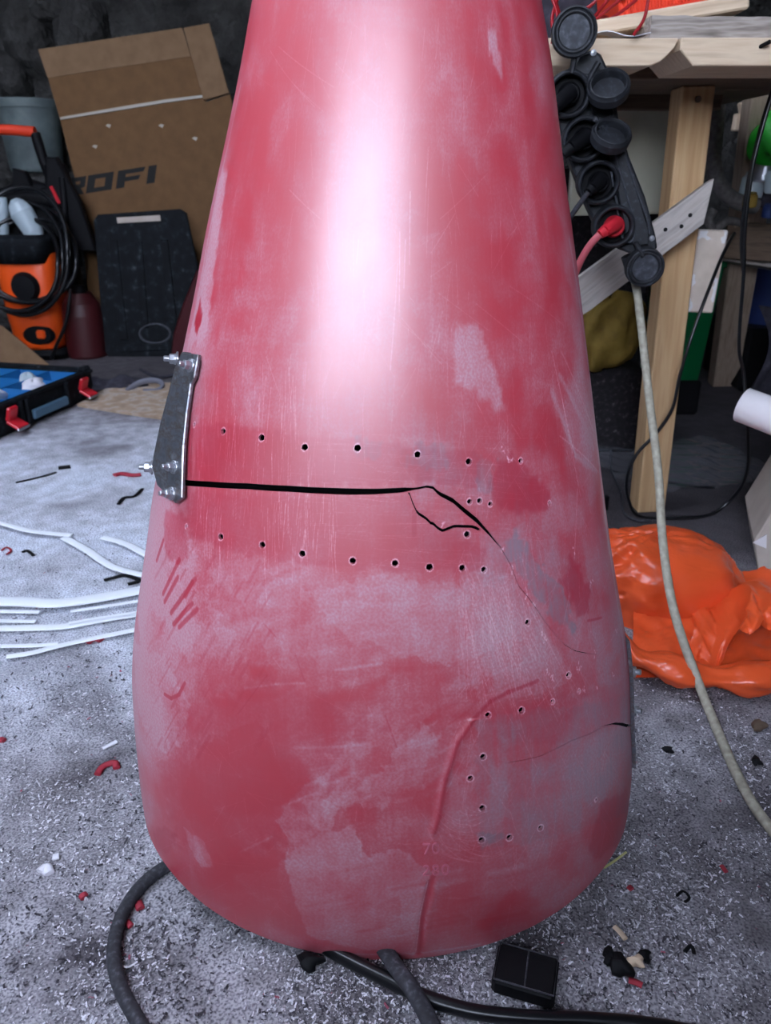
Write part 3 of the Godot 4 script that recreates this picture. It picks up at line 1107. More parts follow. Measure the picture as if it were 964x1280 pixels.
func shell_paint() -> StandardMaterial3D:
	var total := TW * TH2
	for a in [dust, clean, scuff, line]:
		a.resize(total)
	dust.resize(total)
	clean.resize(total)
	scuff.resize(total)
	line.resize(total)
	# a coarse map between the spots above
	var cw := 48
	var chh := 70
	var spots := []
	for s in DUSTY:
		spots.append([on_shell(s[0], s[1]), s[2], s[3]])
	var cd := PackedFloat32Array()
	var cs := PackedFloat32Array()
	for j in chh:
		for i in cw:
			var q := Vector2(lerpf(-PM, PM, (i + 0.5) / cw), YT * (1.0 - (j + 0.5) / chh))
			var sw := 0.0
			var sd := 0.0
			var ss := 0.0
			for s in spots:
				var dd: Vector2 = (q - s[0]) * Vector2(0.19, 1.0)
				var w := 1.0 / pow(dd.length_squared() + 0.0003, 1.6)
				sw += w
				sd += w * s[1]
				ss += w * s[2]
			cd.append(sd / sw)
			cs.append(ss / sw)
	var bd := Image.create_from_data(cw, chh, false, Image.FORMAT_RF, cd.to_byte_array())
	var bs := Image.create_from_data(cw, chh, false, Image.FORMAT_RF, cs.to_byte_array())
	bd.resize(TW, TH2, Image.INTERPOLATE_CUBIC)
	bs.resize(TW, TH2, Image.INTERPOLATE_CUBIC)
	var fd := bd.get_data().to_float32_array()
	var fs := bs.get_data().to_float32_array()
	marks()
	var warp := noise(41, 0.006, 3)
	warp.domain_warp_enabled = true
	warp.domain_warp_amplitude = 60.0
	warp.domain_warp_frequency = 0.008
	var smear := noise(42, 0.011, 4)
	smear.domain_warp_enabled = true
	smear.domain_warp_amplitude = 90.0
	smear.domain_warp_frequency = 0.004
	var fine := noise(43, 0.16, 3)
	var big: PackedByteArray = warp.get_image(TW, TH2, false, false, false).get_data()
	var mid: PackedByteArray = smear.get_image(TW, TH2, false, false, false).get_data()
	var sml: PackedByteArray = fine.get_image(TW, TH2, false, false, false).get_data()
	# streaks: noise drawn out down the shell
	var si := noise(44, 0.09, 3).get_image(TW, TH2 / 24, false, false, false)
	si.resize(TW, TH2, Image.INTERPOLATE_CUBIC)
	var stk: PackedByteArray = si.get_data()
	var sj := noise(45, 0.09, 3).get_image(TW / 24, TH2, false, false, false)
	sj.resize(TW, TH2, Image.INTERPOLATE_CUBIC)
	var stj: PackedByteArray = sj.get_data()
	var buf := PackedByteArray()
	buf.resize(total * 3)
	var rgh := PackedByteArray()
	rgh.resize(total)
	var red := Color8(176, 46, 60)
	var deep := Color8(164, 22, 44)
	var powder := Color8(184, 142, 152)
	var grey := Color8(122, 116, 128)
	var pale := Color8(232, 196, 206)
	for k in total:
		var b := big[k] / 255.0 - 0.5
		var m := mid[k] / 255.0 - 0.5
		var s := sml[k] / 255.0 - 0.5
		var t := stk[k] / 255.0 - 0.5
		var u := stj[k] / 255.0 - 0.5
		var d := fd[k] + dust[k] + 0.3 * b + 0.5 * m + 0.12 * t + 0.08 * u
		d = smoothstep(0.04, 0.96, d + 0.16 * s) * (0.86 + 0.5 * s)
		var cl := clampf(clean[k], 0.0, 1.0)
		d *= 1.0 - 0.8 * cl
		var g := clampf((fs[k] + scuff[k]) * (0.8 + 1.2 * m + 0.8 * t), 0.0, 0.9)
		var ln := clampf(line[k] * (0.75 + s), 0.0, 1.0)
		var c := red.lerp(deep, clampf(cl * 0.8, 0.0, 0.8))
		c = c.lerp(powder, clampf(d, 0.0, 0.92))
		c = c.lerp(grey, g * 0.75)
		c = c.lerp(pale, ln * 0.7)
		var o := k * 3
		buf[o] = int(clampf(c.r, 0.0, 1.0) * 255.0)
		buf[o + 1] = int(clampf(c.g, 0.0, 1.0) * 255.0)
		buf[o + 2] = int(clampf(c.b, 0.0, 1.0) * 255.0)
		rgh[k] = int(clampf(0.46 + 0.24 * d + 0.2 * g + 0.1 * s, 0.0, 1.0) * 255.0)
	var im := Image.create_from_data(TW, TH2, false, Image.FORMAT_RGB8, buf)
	var ir := Image.create_from_data(TW, TH2, false, Image.FORMAT_L8, rgh)
	var mt := mat(Color.WHITE, 1.0)
	mt.albedo_texture = ImageTexture.create_from_image(im)
	mt.roughness_texture = ImageTexture.create_from_image(ir)
	mt.roughness_texture_channel = BaseMaterial3D.TEXTURE_CHANNEL_RED
	mt.metallic_specular = 0.75
	mt.clearcoat_enabled = true
	mt.clearcoat = 0.8
	mt.clearcoat_roughness = 0.27
	mt.texture_repeat = false
	return mt

func blurred(layer: PackedFloat32Array, k: int) -> PackedFloat32Array:
	var im := Image.create_from_data(TW, TH2, false, Image.FORMAT_RF, layer.to_byte_array())
	im.resize(TW / k, TH2 / k, Image.INTERPOLATE_TRILINEAR)
	im.resize(TW, TH2, Image.INTERPOLATE_CUBIC)
	return im.get_data().to_float32_array()

func marks() -> void:
	var g := RandomNumberGenerator.new()
	g.seed = 11
	# two bands sanded clean beside the crack
	patch(clean, [[236, 527], [300, 530], [380, 542], [470, 552], [600, 566], [600, 608], [540, 604], [440, 606], [236, 600]], 0.6, 5, 61)
	patch(clean, [[232, 610], [440, 620], [512, 618], [560, 660], [612, 690], [600, 714], [440, 708], [340, 700], [236, 668]], 0.45, 6, 62)
	patch(clean, [[640, 560], [690, 620], [672, 640], [622, 640], [610, 600]], 0.65, 8, 63)
	patch(clean, [[712, 690], [742, 742], [726, 770], [700, 730]], 0.7, 9, 64)
	patch(clean, [[605, 890], [700, 866], [780, 850], [782, 900], [700, 930], [612, 920]], 0.25, 6, 65)
	patch(clean, [[752, 1002], [784, 985], [786, 1030], [744, 1075], [735, 1060]], 0.7, 5, 66)
	patch(clean, [[500, 560], [545, 590], [530, 600], [496, 580]], 0.4, 6, 67)
	patch(scuff, [[600, 900], [660, 885], [788, 860], [790, 1000], [740, 1030], [602, 1060], [594, 980]], 0.22, 6, 68)
	patch(scuff, [[442, 545], [480, 552], [470, 574], [440, 570]], 0.3, 4, 69)
	patch(scuff, [[520, 552], [560, 560], [560, 590], [505, 580]], 0.3, 6, 70)
	patch(scuff, [[596, 570], [620, 575], [612, 620], [592, 612]], 0.4, 6, 71)
	patch(scuff, [[640, 660], [705, 740], [720, 790], [690, 770], [630, 690]], 0.6, 9, 72)
	patch(scuff, [[595, 1040], [640, 1042], [600, 1062]], 0.6, 3, 73)
	# wiped and powdered shapes
	patch(dust, [[570, 405], [600, 402], [612, 440], [632, 515], [604, 500], [566, 470]], 0.26, 6, 74)
	patch(dust, [[608, 30], [618, 40], [630, 105], [616, 80]], 0.35, 3, 75)
	patch(dust, [[262, 300], [275, 220], [286, 210], [258, 420], [236, 434], [246, 380]], 0.35, 6, 76)
	patch(dust, [[250, 380], [252, 400], [245, 418], [243, 400]], -0.7, 2, 77)
	patch(clean, [[251, 372], [253, 396], [246, 418], [243, 404]], 0.9, 1, 78)
	patch(dust, [[206, 560], [214, 640], [196, 720], [176, 800], [172, 760], [186, 660]], 0.3, 6, 79)
	patch(clean, [[206, 636], [232, 640], [236, 690], [222, 712], [206, 690]], 0.5, 8, 80)
	patch(clean, [[190, 1040], [208, 1030], [222, 1046], [212, 1066], [196, 1062]], 0.55, 3, 81)
	patch(clean, [[240, 880], [330, 850], [430, 880], [480, 905], [420, 940], [400, 1010], [300, 1080], [220, 1050], [200, 960]], 0.28, 22, 82)
	patch(dust, [[260, 1010], [320, 1020], [380, 1000], [400, 960], [440, 950], [470, 990], [420, 1010], [380, 1050], [300, 1070]], 0.14, 14, 83)
	dust = blurred(dust, 9)
	scuff = blurred(scuff, 4)
	clean = blurred(clean, 7)
	# crisper edges where the powder was wiped away
	patch(dust, [[345, 1024], [369, 989], [419, 958], [400, 997], [423, 1008], [416, 1040], [439, 1032], [459, 1071], [498, 1059], [540, 1090], [520, 1194], [384, 1169], [369, 1126], [357, 1083], [361, 1051]], 0.24, 4, 91)
	patch(dust, [[228, 1032], [256, 1052], [267, 1083], [252, 1085], [240, 1064]], 0.28, 3, 92)
	patch(dust, [[400, 1000], [440, 985], [480, 960], [530, 900], [545, 930], [520, 1000], [470, 1010]], 0.16, 9, 93)
	patch(dust, [[262, 720], [300, 750], [330, 800], [345, 850], [320, 850], [290, 790], [262, 750]], -0.1, 8, 94)
	patch(dust, [[200, 700], [250, 780], [236, 830], [214, 790], [190, 760]], 0.16, 5, 95)
	patch(dust, [[168, 800], [206, 820], [238, 880], [230, 930], [200, 940], [176, 900]], 0.18, 7, 96)
	patch(dust, [[380, 740], [470, 720], [560, 730], [640, 720], [650, 800], [560, 830], [440, 800]], 0.14, 9, 97)
	patch(dust, [[250, 930], [320, 900], [350, 960], [400, 1040], [330, 1090], [262, 1086], [225, 1000]], -0.14, 5, 98)
	patch(dust, [[470, 1130], [500, 1120], [500, 1150], [470, 1160]], -0.14, 3, 99)
	patch(dust, [[575, 700], [640, 720], [690, 800], [720, 850], [600, 880], [572, 820]], 0.12, 5, 100)
	patch(dust, [[588, 405], [612, 440], [626, 500], [598, 490], [576, 420]], 0.05, 3, 101)
	dust = blurred(dust, 2)
	for w in [[[306, 860], [345, 855], [380, 854]], [[419, 838], [478, 829]], [[353, 1008], [382, 996], [408, 989]], [[368, 935], [462, 930]], [[284, 1072], [340, 1046]]]:
		path(dust, w, 3.5, 0.22, 0.9)
	for w in [[[369, 817], [381, 852]], [[298, 892], [334, 844]], [[482, 895], [496, 934]], [[330, 780], [345, 796]]]:
		path(clean, w, 2.0, 0.5, 0.9)
	# finger wipes, left
	for w in [[[196, 700], [204, 676]], [[206, 752], [222, 722]], [[214, 766], [244, 724]], [[217, 780], [240, 755]], [[204, 742], [224, 700]], [[224, 784], [246, 762]], [[232, 745], [240, 728]]]:
		path(clean, w, 6.0, 0.75, 0.5)
	path(clean, [[206, 868], [214, 873], [224, 868], [231, 854]], 4.0, 0.85, 0.4)
	for i in 60:
		var x := g.randf_range(180, 330)
		var y := g.randf_range(690, 960)
		var l := g.randf_range(8, 34)
		path(clean, [[x, y], [x + l * 0.55, y - l]], g.randf_range(1.5, 5.0), g.randf_range(0.15, 0.4))
	# powder flames low in the middle
	for i in 70:
		var x := g.randf_range(330, 560)
		var y := g.randf_range(900, 1010)
		var l := g.randf_range(15, 55)
		path(dust, [[x, y], [x + l * 0.9, y - l * g.randf_range(0.2, 0.8)]], g.randf_range(3.0, 9.0), g.randf_range(-0.12, 0.14), 0.95)
	for i in 60:
		var x := g.randf_range(270, 560)
		var y := g.randf_range(720, 880)
		var l := g.randf_range(15, 60)
		path(dust, [[x, y], [x + l, y + l * g.randf_range(-0.6, 0.3)]], g.randf_range(5.0, 14.0), g.randf_range(-0.13, 0.13), 1.0)
	for i in 26:
		var x := g.randf_range(380, 620)
		var y := g.randf_range(1090, 1180)
		var l := g.randf_range(20, 70)
		path(dust, [[x, y], [x + l, y - l * 0.2]], g.randf_range(3.0, 10.0), g.randf_range(-0.2, 0.2), 0.9)
	# fine scratches: upright over the bands, a fan below the crack, rings by the patch
	for i in 240:
		var x := g.randf_range(240, 420)
		var y := g.randf_range(440, 690)
		var l := g.randf_range(12, 70)
		path(line, [[x, y], [x + l * g.randf_range(-0.12, 0.06), y + l]], g.randf_range(0.6, 1.1), g.randf_range(0.25, 0.7), 1.0)
	for i in 170:
		var x := g.randf_range(572, 660)
		var y := g.randf_range(690, 800)
		var l := g.randf_range(40, 130)
		var s := g.randf_range(-0.05, 0.55)
		path(line, [[x, y], [x + l * s, y + l]], g.randf_range(0.6, 1.0), g.randf_range(0.12, 0.42), 1.0)
	for i in 260:
		var x := g.randf_range(570, 770)
		var y := g.randf_range(500, 1060)
		var l := g.randf_range(10, 60)
		var an := g.randf_range(0.9, 2.3)
		path(line, [[x, y], [x + l * cos(an), y + l * sin(an)]], g.randf_range(0.6, 1.0), g.randf_range(0.15, 0.5), 1.0)
	for i in 200:
		var x := g.randf_range(290, 710)
		var y := g.randf_range(20, 520)
		var l := g.randf_range(10, 90)
		var an := g.randf_range(0.5, 2.6) if i % 3 == 0 else g.randf_range(1.45, 1.75)
		path(line, [[x, y], [x + l * cos(an), y + l * sin(an)]], g.randf_range(0.6, 1.0), g.randf_range(0.15, 0.5), 1.0)
	# hairlines of the sanding sponge, level over the bands and every way elsewhere
	for i in 260:
		var x := g.randf_range(380, 620)
		var y := g.randf_range(540, 720)
		var l := g.randf_range(20, 80)
		path(line, [[x, y], [x + l, y + l * g.randf_range(-0.05, 0.16)]], 0.7, g.randf_range(-0.1, 0.28), 1.0)
	for i in 420:
		var x := g.randf_range(190, 770)
		var y := g.randf_range(560, 1160)
		var l := g.randf_range(8, 50)
		var an := g.randf_range(0.0, PI)
		path(line, [[x, y], [x + l * cos(an), y + l * sin(an)]], g.randf_range(0.6, 0.9), g.randf_range(0.08, 0.3), 1.0)
	# dust caught along both edges
	for w in [[[712, 300], [728, 400], [741, 500], [750, 590], [762, 690]], [[740, 490], [752, 600], [770, 740], [782, 830]], [[300, 110], [272, 240], [244, 390], [226, 480]]]:
		path(dust, w, 8.0, 0.45, 1.0)
	path(line, [[734, 440], [748, 560], [764, 680], [781, 800]], 2.2, 0.45, 1.0)
	for i in 26:
		var cx := g.randf_range(575, 610)
		var cy := g.randf_range(985, 1030)
		var r := g.randf_range(25, 60)
		var a0 := g.randf_range(0.6, 1.6)
		var pts := []
		for k in 7:
			var an := a0 + k * 0.22
			pts.append([cx + r * cos(an), cy + r * sin(an)])
		path(line, pts, 0.9, g.randf_range(0.2, 0.5), 1.0)
	for w in [[[500, 290], [499, 390]], [[497, 330], [488, 462]], [[507, 300], [505, 360]], [[513, 240], [512, 330]]]:
		path(line, w, 1.6, 0.7, 0.8)
	for w in [[[610, 20], [612, 70]], [[702, 440], [742, 540]], [[700, 545], [748, 590]], [[722, 610], [718, 700]], [[703, 500], [726, 620]], [[690, 440], [716, 560]]]:
		path(line, w, 2.2, 0.45, 0.9)
	for w in [[[690, 490], [720, 570], [746, 590]], [[700, 470], [742, 560]]]:
		path(dust, w, 8.0, 0.3, 1.0)
	# drilled holes leave a pale ring of raised plastic, and chips stay along the crack
	for h in HOLES:
		var c := texel(h[0], h[1])
		var r: float = h[2] * 1.9
		for k in 12:
			if g.randf() < 0.82:
				var a := TAU * k / 12.0
				var b := TAU * (k + 1) / 12.0
				stroke(line, c + Vector2(cos(a), sin(a)) * (r + 1.6), c + Vector2(cos(b), sin(b)) * (r + 1.6), 1.7, g.randf_range(0.5, 1.1), 0.8)
	for c in [[640, 711], [667, 757], [627, 687], [658, 746], [717, 687], [740, 728], [745, 816], [745, 858], [766, 844], [725, 833], [722, 838], [685, 840], [690, 846], [676, 792], [680, 800], [770, 790], [636, 575], [640, 573], [629, 562], [556, 655], [730, 862]]:
		for k in 4:
			var p := texel(c[0] + g.randf_range(-2, 2), c[1] + g.randf_range(-4, 4))
			stroke(line, p, p + Vector2(g.randf_range(-3, 3), g.randf_range(-5, 5)), 1.6, 0.9, 0.7)
	path(clean, [[518, 640], [518, 668]], 5.0, 0.9, 0.6)
	path(clean, [[735, 776], [752, 772]], 3.0, 0.9, 0.6)
	path(clean, RIDGE, 5.0, 0.8, 0.7)
	path(clean, GROOVE, 6.0, 0.9, 0.6)
	path(line, [[535, 1102], [526, 1140], [520, 1190]], 1.3, 0.8, 0.8)
	path(dust, [[430, 1192], [600, 1180]], 4.0, 0.3, 0.8)

func moulded_numbers(t: Node3D) -> void:
	for row in [["70", 528, 1061, 18.0], ["28", 528, 1088, 18.0], ["0", 551, 1087, 18.0]]:
		var tm := TextMesh.new()
		tm.text = row[0]
		var sf := SystemFont.new()
		sf.font_names = PackedStringArray(["Droid Sans"])
		tm.font = sf
		tm.font_size = 32
		tm.pixel_size = 0.00038
		tm.depth = 0.0016
		tm.horizontal_alignment = HORIZONTAL_ALIGNMENT_LEFT
		var q := on_shell(row[1], row[2])
		var f := curve_frame(q.x, q.y)
		var z: Vector3 = f[3]
		var x: Vector3 = (f[1] as Vector3).normalized()
		var o := part("moulded_number", tm, M.red_moulded, t, Transform3D(Basis(x, z.cross(x), z), (f[0] as Vector3) + z * 0.0008))
		o.set_meta("label", "raised moulded number on the red plastic")

# ---------------------------------------------------------------- steel brackets bolted to the shell
func bolt(called: String, at_point: Vector3, n: Vector3, parent: Node, big := 1.0) -> void:
	var st := start()
	var x := n.cross(Vector3.UP).normalized()
	var b := Transform3D(Basis(x, n, x.cross(n)) , at_point)
	add_lathe(st, [[0.0, 0.0], [0.0062 * big, 0.0], [0.0062 * big, 0.0012], [0.0058 * big, 0.0016], [0.0, 0.0016]], 20, b)
	add_lathe(st, [[0.0, 0.0016], [0.0046 * big, 0.0016], [0.0046 * big, 0.0030], [0.0, 0.0030]], 16, b)
	var hexa := Transform3D(b.basis * Basis(Vector3.RIGHT, -PI / 2), b * Vector3(0, 0.0068, 0))
	add_prism(st, hexagon(0.0044 * big), 0.004, hexa, 0.0006)
	add_lathe(st, [[0.0, 0.0068], [0.0024 * big, 0.0068], [0.0024 * big, 0.0105], [0.0018 * big, 0.0112], [0.0, 0.0112]], 12, b)
	part(called, st.commit(), M.zinc, parent)

func brackets(t: Node3D) -> void:
	# left: a tapered steel angle, one leaf to the front, one round the side
	var q := on_shell(232, 540)
	var f := curve_frame(q.x, q.y)
	var n: Vector3 = f[3]
	var limb := at(205, 540, -on_curve(-1.2, 0.42).z)
	var right_edge: Vector3 = (f[0] as Vector3) + n * 0.0035
	var left_edge := at(206, 540, -(right_edge.z) + 0.015)
	var across := (right_edge - left_edge).normalized()
	var top := on_curve(q.x, 0.48) - on_curve(q.x, 0.36)
	var z := across.cross(top).normalized()
	var fr := Transform3D(Basis(across, z.cross(across), z), right_edge + z * 0.002)
	var pix := [[227, 440], [247, 443], [245, 458], [242.5, 472], [238, 480], [233, 516], [229, 557], [228, 580], [227, 622], [218.5, 629], [196, 607], [190, 585], [191.5, 572], [200, 531], [211, 489], [219, 458]]
	var poly := PackedVector2Array()
	for p in pix:
		var d := ray(p[0], p[1])
		var o := Vector3(0, EYE, 0)
		var k := (fr.origin - o).dot(fr.basis.z) / d.dot(fr.basis.z)
		var l := fr.affine_inverse() * (o + d * k)
		poly.append(Vector2(l.x, l.y))
	var st := start()
	add_prism(st, poly, 0.003, fr, 0.0008)
	# the side leaf, behind the left edge
	var le := [poly[0], poly[15], poly[14], poly[13], poly[12], poly[11]]
	var back := (-fr.basis.z * 0.97 + fr.basis.x * 0.22).normalized()
	for i in le.size() - 1:
		var a := fr * Vector3(le[i].x, le[i].y, 0)
		var b := fr * Vector3(le[i + 1].x, le[i + 1].y, 0)
		var inw := fr.basis.x * 0.0028
		quad(st, a, b, b + back * 0.024, a + back * 0.024, -fr.basis.x)
		quad(st, a + inw, b + inw, b + inw + back * 0.024, a + inw + back * 0.024, fr.basis.x)
		quad(st, a + back * 0.024, b + back * 0.024, b + inw + back * 0.024, a + inw + back * 0.024, back)
	var br := part("steel_bracket", st.commit(), M.steel, t)
	br.set_meta("label", "tapered scratched steel angle bracket bolted over the left end of the crack")
	var on_plate := func(px: float, py: float) -> Vector3:
		var d := ray(px, py)
		var o := Vector3(0, EYE, 0)
		return o + d * ((fr.origin - o).dot(fr.basis.z) / d.dot(fr.basis.z))
	for b in [[239, 457], [218, 584], [215, 617]]:
		bolt("bolt", on_plate.call(b[0], b[1]), fr.basis.z, br, 0.85)
	for b in [[223, 449], [191, 584]]:
		bolt("side_bolt", on_plate.call(b[0], b[1]) + ray(b[0], b[1]).normalized() * 0.007, Vector3(-0.97, 0.1, 0.2).normalized(), br, 0.95)
	# right: a strip seen on edge
	var s2 := start()
	var prev := []
	for k in 9:
		var y := lerpf(0.118, 0.235, k / 8.0)
		var ph := PM - 0.01
		var fq := curve_frame(ph, y)
		var nn: Vector3 = fq[3]
		var dp := Vector3(-0.12, 0, -0.99)
		var o: Vector3 = (fq[0] as Vector3) + nn * 0.0003
		var w := 0.03 if k > 0 and k < 8 else 0.022
		var cur := [o - dp * 0.001, o - dp * 0.001 + nn * 0.003, o + dp * w + nn * 0.003, o + dp * w]
		if prev.size():
			for e in 4:
				var e2 := (e + 1) % 4
				var mid: Vector3 = (cur[0] + cur[2]) * 0.5
				quad(s2, prev[e], prev[e2], cur[e2], cur[e], (cur[e] + cur[e2]) * 0.5 - mid)
		if k == 0 or k == 8:
			quad(s2, cur[0], cur[1], cur[2], cur[3], Vector3.DOWN if k == 0 else Vector3.UP)
		prev = cur
	var rb := part("steel_strip", s2.commit(), M.steel, t)
	rb.set_meta("label", "steel strip seen on edge over the right end of the lower crack")
	for y in [0.165, 0.20]:
		var fq := curve_frame(PM - 0.01, y)
		var nn: Vector3 = fq[3]
		bolt("bolt", (fq[0] as Vector3) + nn * 0.0036 + Vector3(-0.12, 0, -0.99) * 0.012, nn, rb, 1.1)

# ---------------------------------------------------------------- left of the cowl
func left_side() -> void:
	# rough stone lumps of the back wall, top left
	var ledge := box(Vector3(0.75, 0.62, 0.22), 0.02)
	structure("trim_1", ledge, M.wall, Transform3D(Basis.IDENTITY, Vector3(-1.5, 0.31, -3.39)))
	for b in [[30, 40, 60, 95], [95, 60, 50, 120], [15, 95, 40, 60], [110, 30, 44, 60], [60, 10, 60, 40]]:
		var p := at(b[0], b[1], 3.46)
		var s := sheet(8, 8, func(u: float, v: float) -> Vector3:
			var w := sin(PI * u) * sin(PI * v)
			var j := sin(u * 9.0 + b[0]) * cos(v * 7.0 + b[1]) * 0.012
			return Vector3((u - 0.5) * b[2] * 0.0034, (0.5 - v) * b[3] * 0.0034, -0.06 + pow(w, 0.35) * 0.13 + j))
		structure("stone", s, M.wall, Transform3D(Basis.IDENTITY, p))
	# pale bucket on the ledge
	var bp := at(46, 206, 3.36)
	bp.y = 0.62
	var bk := thing("bucket", "pale grey plastic bucket behind the orange and black pressure washer", "bucket", Transform3D(Basis.IDENTITY, bp))
	local_part("body", lathe([[0.0, 0.0], [0.095, 0.0], [0.1, 0.01], [0.116, 0.23], [0.0, 0.23]], 32), M.bucket, bk)
	local_part("lid", lathe([[0.119, 0.222], [0.121, 0.226], [0.121, 0.252], [0.117, 0.256], [0.1, 0.252], [0.0, 0.252]], 32), M.bucket, bk)
	cardboard_box()
	rubber_mat()
	pressure_washer()
	organizer()
	# dark red jug behind the washer
	var jp := on_floor(97, 447)
	jp.z -= 0.03
	jp.x += 0.03
	var jug := thing("canister", "dark red canister in the shade between the pressure washer and the black mat", "canister", Transform3D(Basis.IDENTITY, jp))
	local_part("body", lathe([[0.0, 0.0], [0.066, 0.0], [0.07, 0.008], [0.07, 0.15], [0.062, 0.19], [0.04, 0.225], [0.0, 0.225]], 24), M.dark_red, jug)
	local_part("cap", lathe([[0.0, 0.225], [0.024, 0.225], [0.024, 0.25], [0.0, 0.252]], 16), M.black, jug)
	# another red moulding, mostly behind the cowl
	var rp := on_floor(228, 450)
	var red := thing("red_moulding", "dark red plastic moulding on the floor half hidden by the cowl's left edge", "moulding", Transform3D(Basis.IDENTITY, rp))
	var rf := frame(Vector3(rp.x, 0.0, rp.z), Vector3(1, 0, 0.25), Vector3(-0.25, 0.1, 0.95))
	var rq := PackedVector2Array()
	for p in [[212, 446], [214, 420], [226, 382], [244, 338], [262, 332], [270, 450]]:
		var dd := ray(p[0], p[1])
		var e0 := Vector3(0, EYE, 0)
		var q := rf.affine_inverse() * (e0 + dd * ((rf.origin - e0).dot(rf.basis.z) / dd.dot(rf.basis.z)))
		rq.append(Vector2(q.x, maxf(q.y, 0.0)))
	part("body", prism(rq, 0.05, 0.012), M.dark_red, red, rf)
	# cloth and glove on the floor
	var c0 := on_floor(135, 484)
	var cl := part("work_glove", sheet(30, 16, func(u: float, v: float) -> Vector3:
		var e := pow(sin(PI * clampf(u, 0.02, 0.98)), 0.5) * pow(sin(PI * clampf(v, 0.02, 0.98)), 0.5)
		var ang := 0.35
		var x := (u - 0.5) * 0.26
		var z := (v - 0.5) * 0.13 * (0.6 + 0.5 * u)
		return Vector3(x * cos(ang) + z * sin(ang), 0.001 + e * (0.022 + 0.01 * sin(u * 17.0 + v * 5.0) + 0.008 * cos(v * 13.0)), z * cos(ang) - x * sin(ang))), M.cloth_dark, null, Transform3D(Basis.IDENTITY, c0))
	tag(cl, "crumpled dark work glove lying beside the blue organizer box", "glove")
	var g := on_floor(182, 489)
	var cuff := part("fabric_loop", tube([g + Vector3(-0.05, 0.006, 0.02), g + Vector3(-0.02, 0.022, -0.02), g + Vector3(0.025, 0.026, -0.03), g + Vector3(0.05, 0.016, -0.015), g + Vector3(0.04, 0.006, 0.012), g + Vector3(0.0, 0.005, 0.02)], 0.006, 8, 6, -1, 1.6), M.cuff)
	tag(cuff, "pale grey fabric loop on the plywood beside the dark glove", "fabric loop")
	var st := [on_floor(176, 462, 0.006), on_floor(196, 471, 0.006), on_floor(216, 469, 0.006), on_floor(236, 463, 0.006)]
	tag(part("strap", tube(st, 0.006, 8, 6), M.cloth_dark), "thin dusty cord on the floor behind the plywood board", "cord")
	# plywood lying on the floor
	var pl := PackedVector2Array()
	for p in [[96, 505], [150, 514], [240, 527], [262, 480], [150, 476]]:
		var q := on_floor(p[0], p[1], 0.008)
		pl.append(Vector2(q.x, -q.z))
	tag(part("plywood_sheet", prism(pl, 0.0075), M.plywood, null, Transform3D(Basis(Vector3.RIGHT, -PI / 2), Vector3(0, 0.008, 0))), "dusty plywood sheet flat on the floor left of the cowl", "plywood")
	floor_strips()

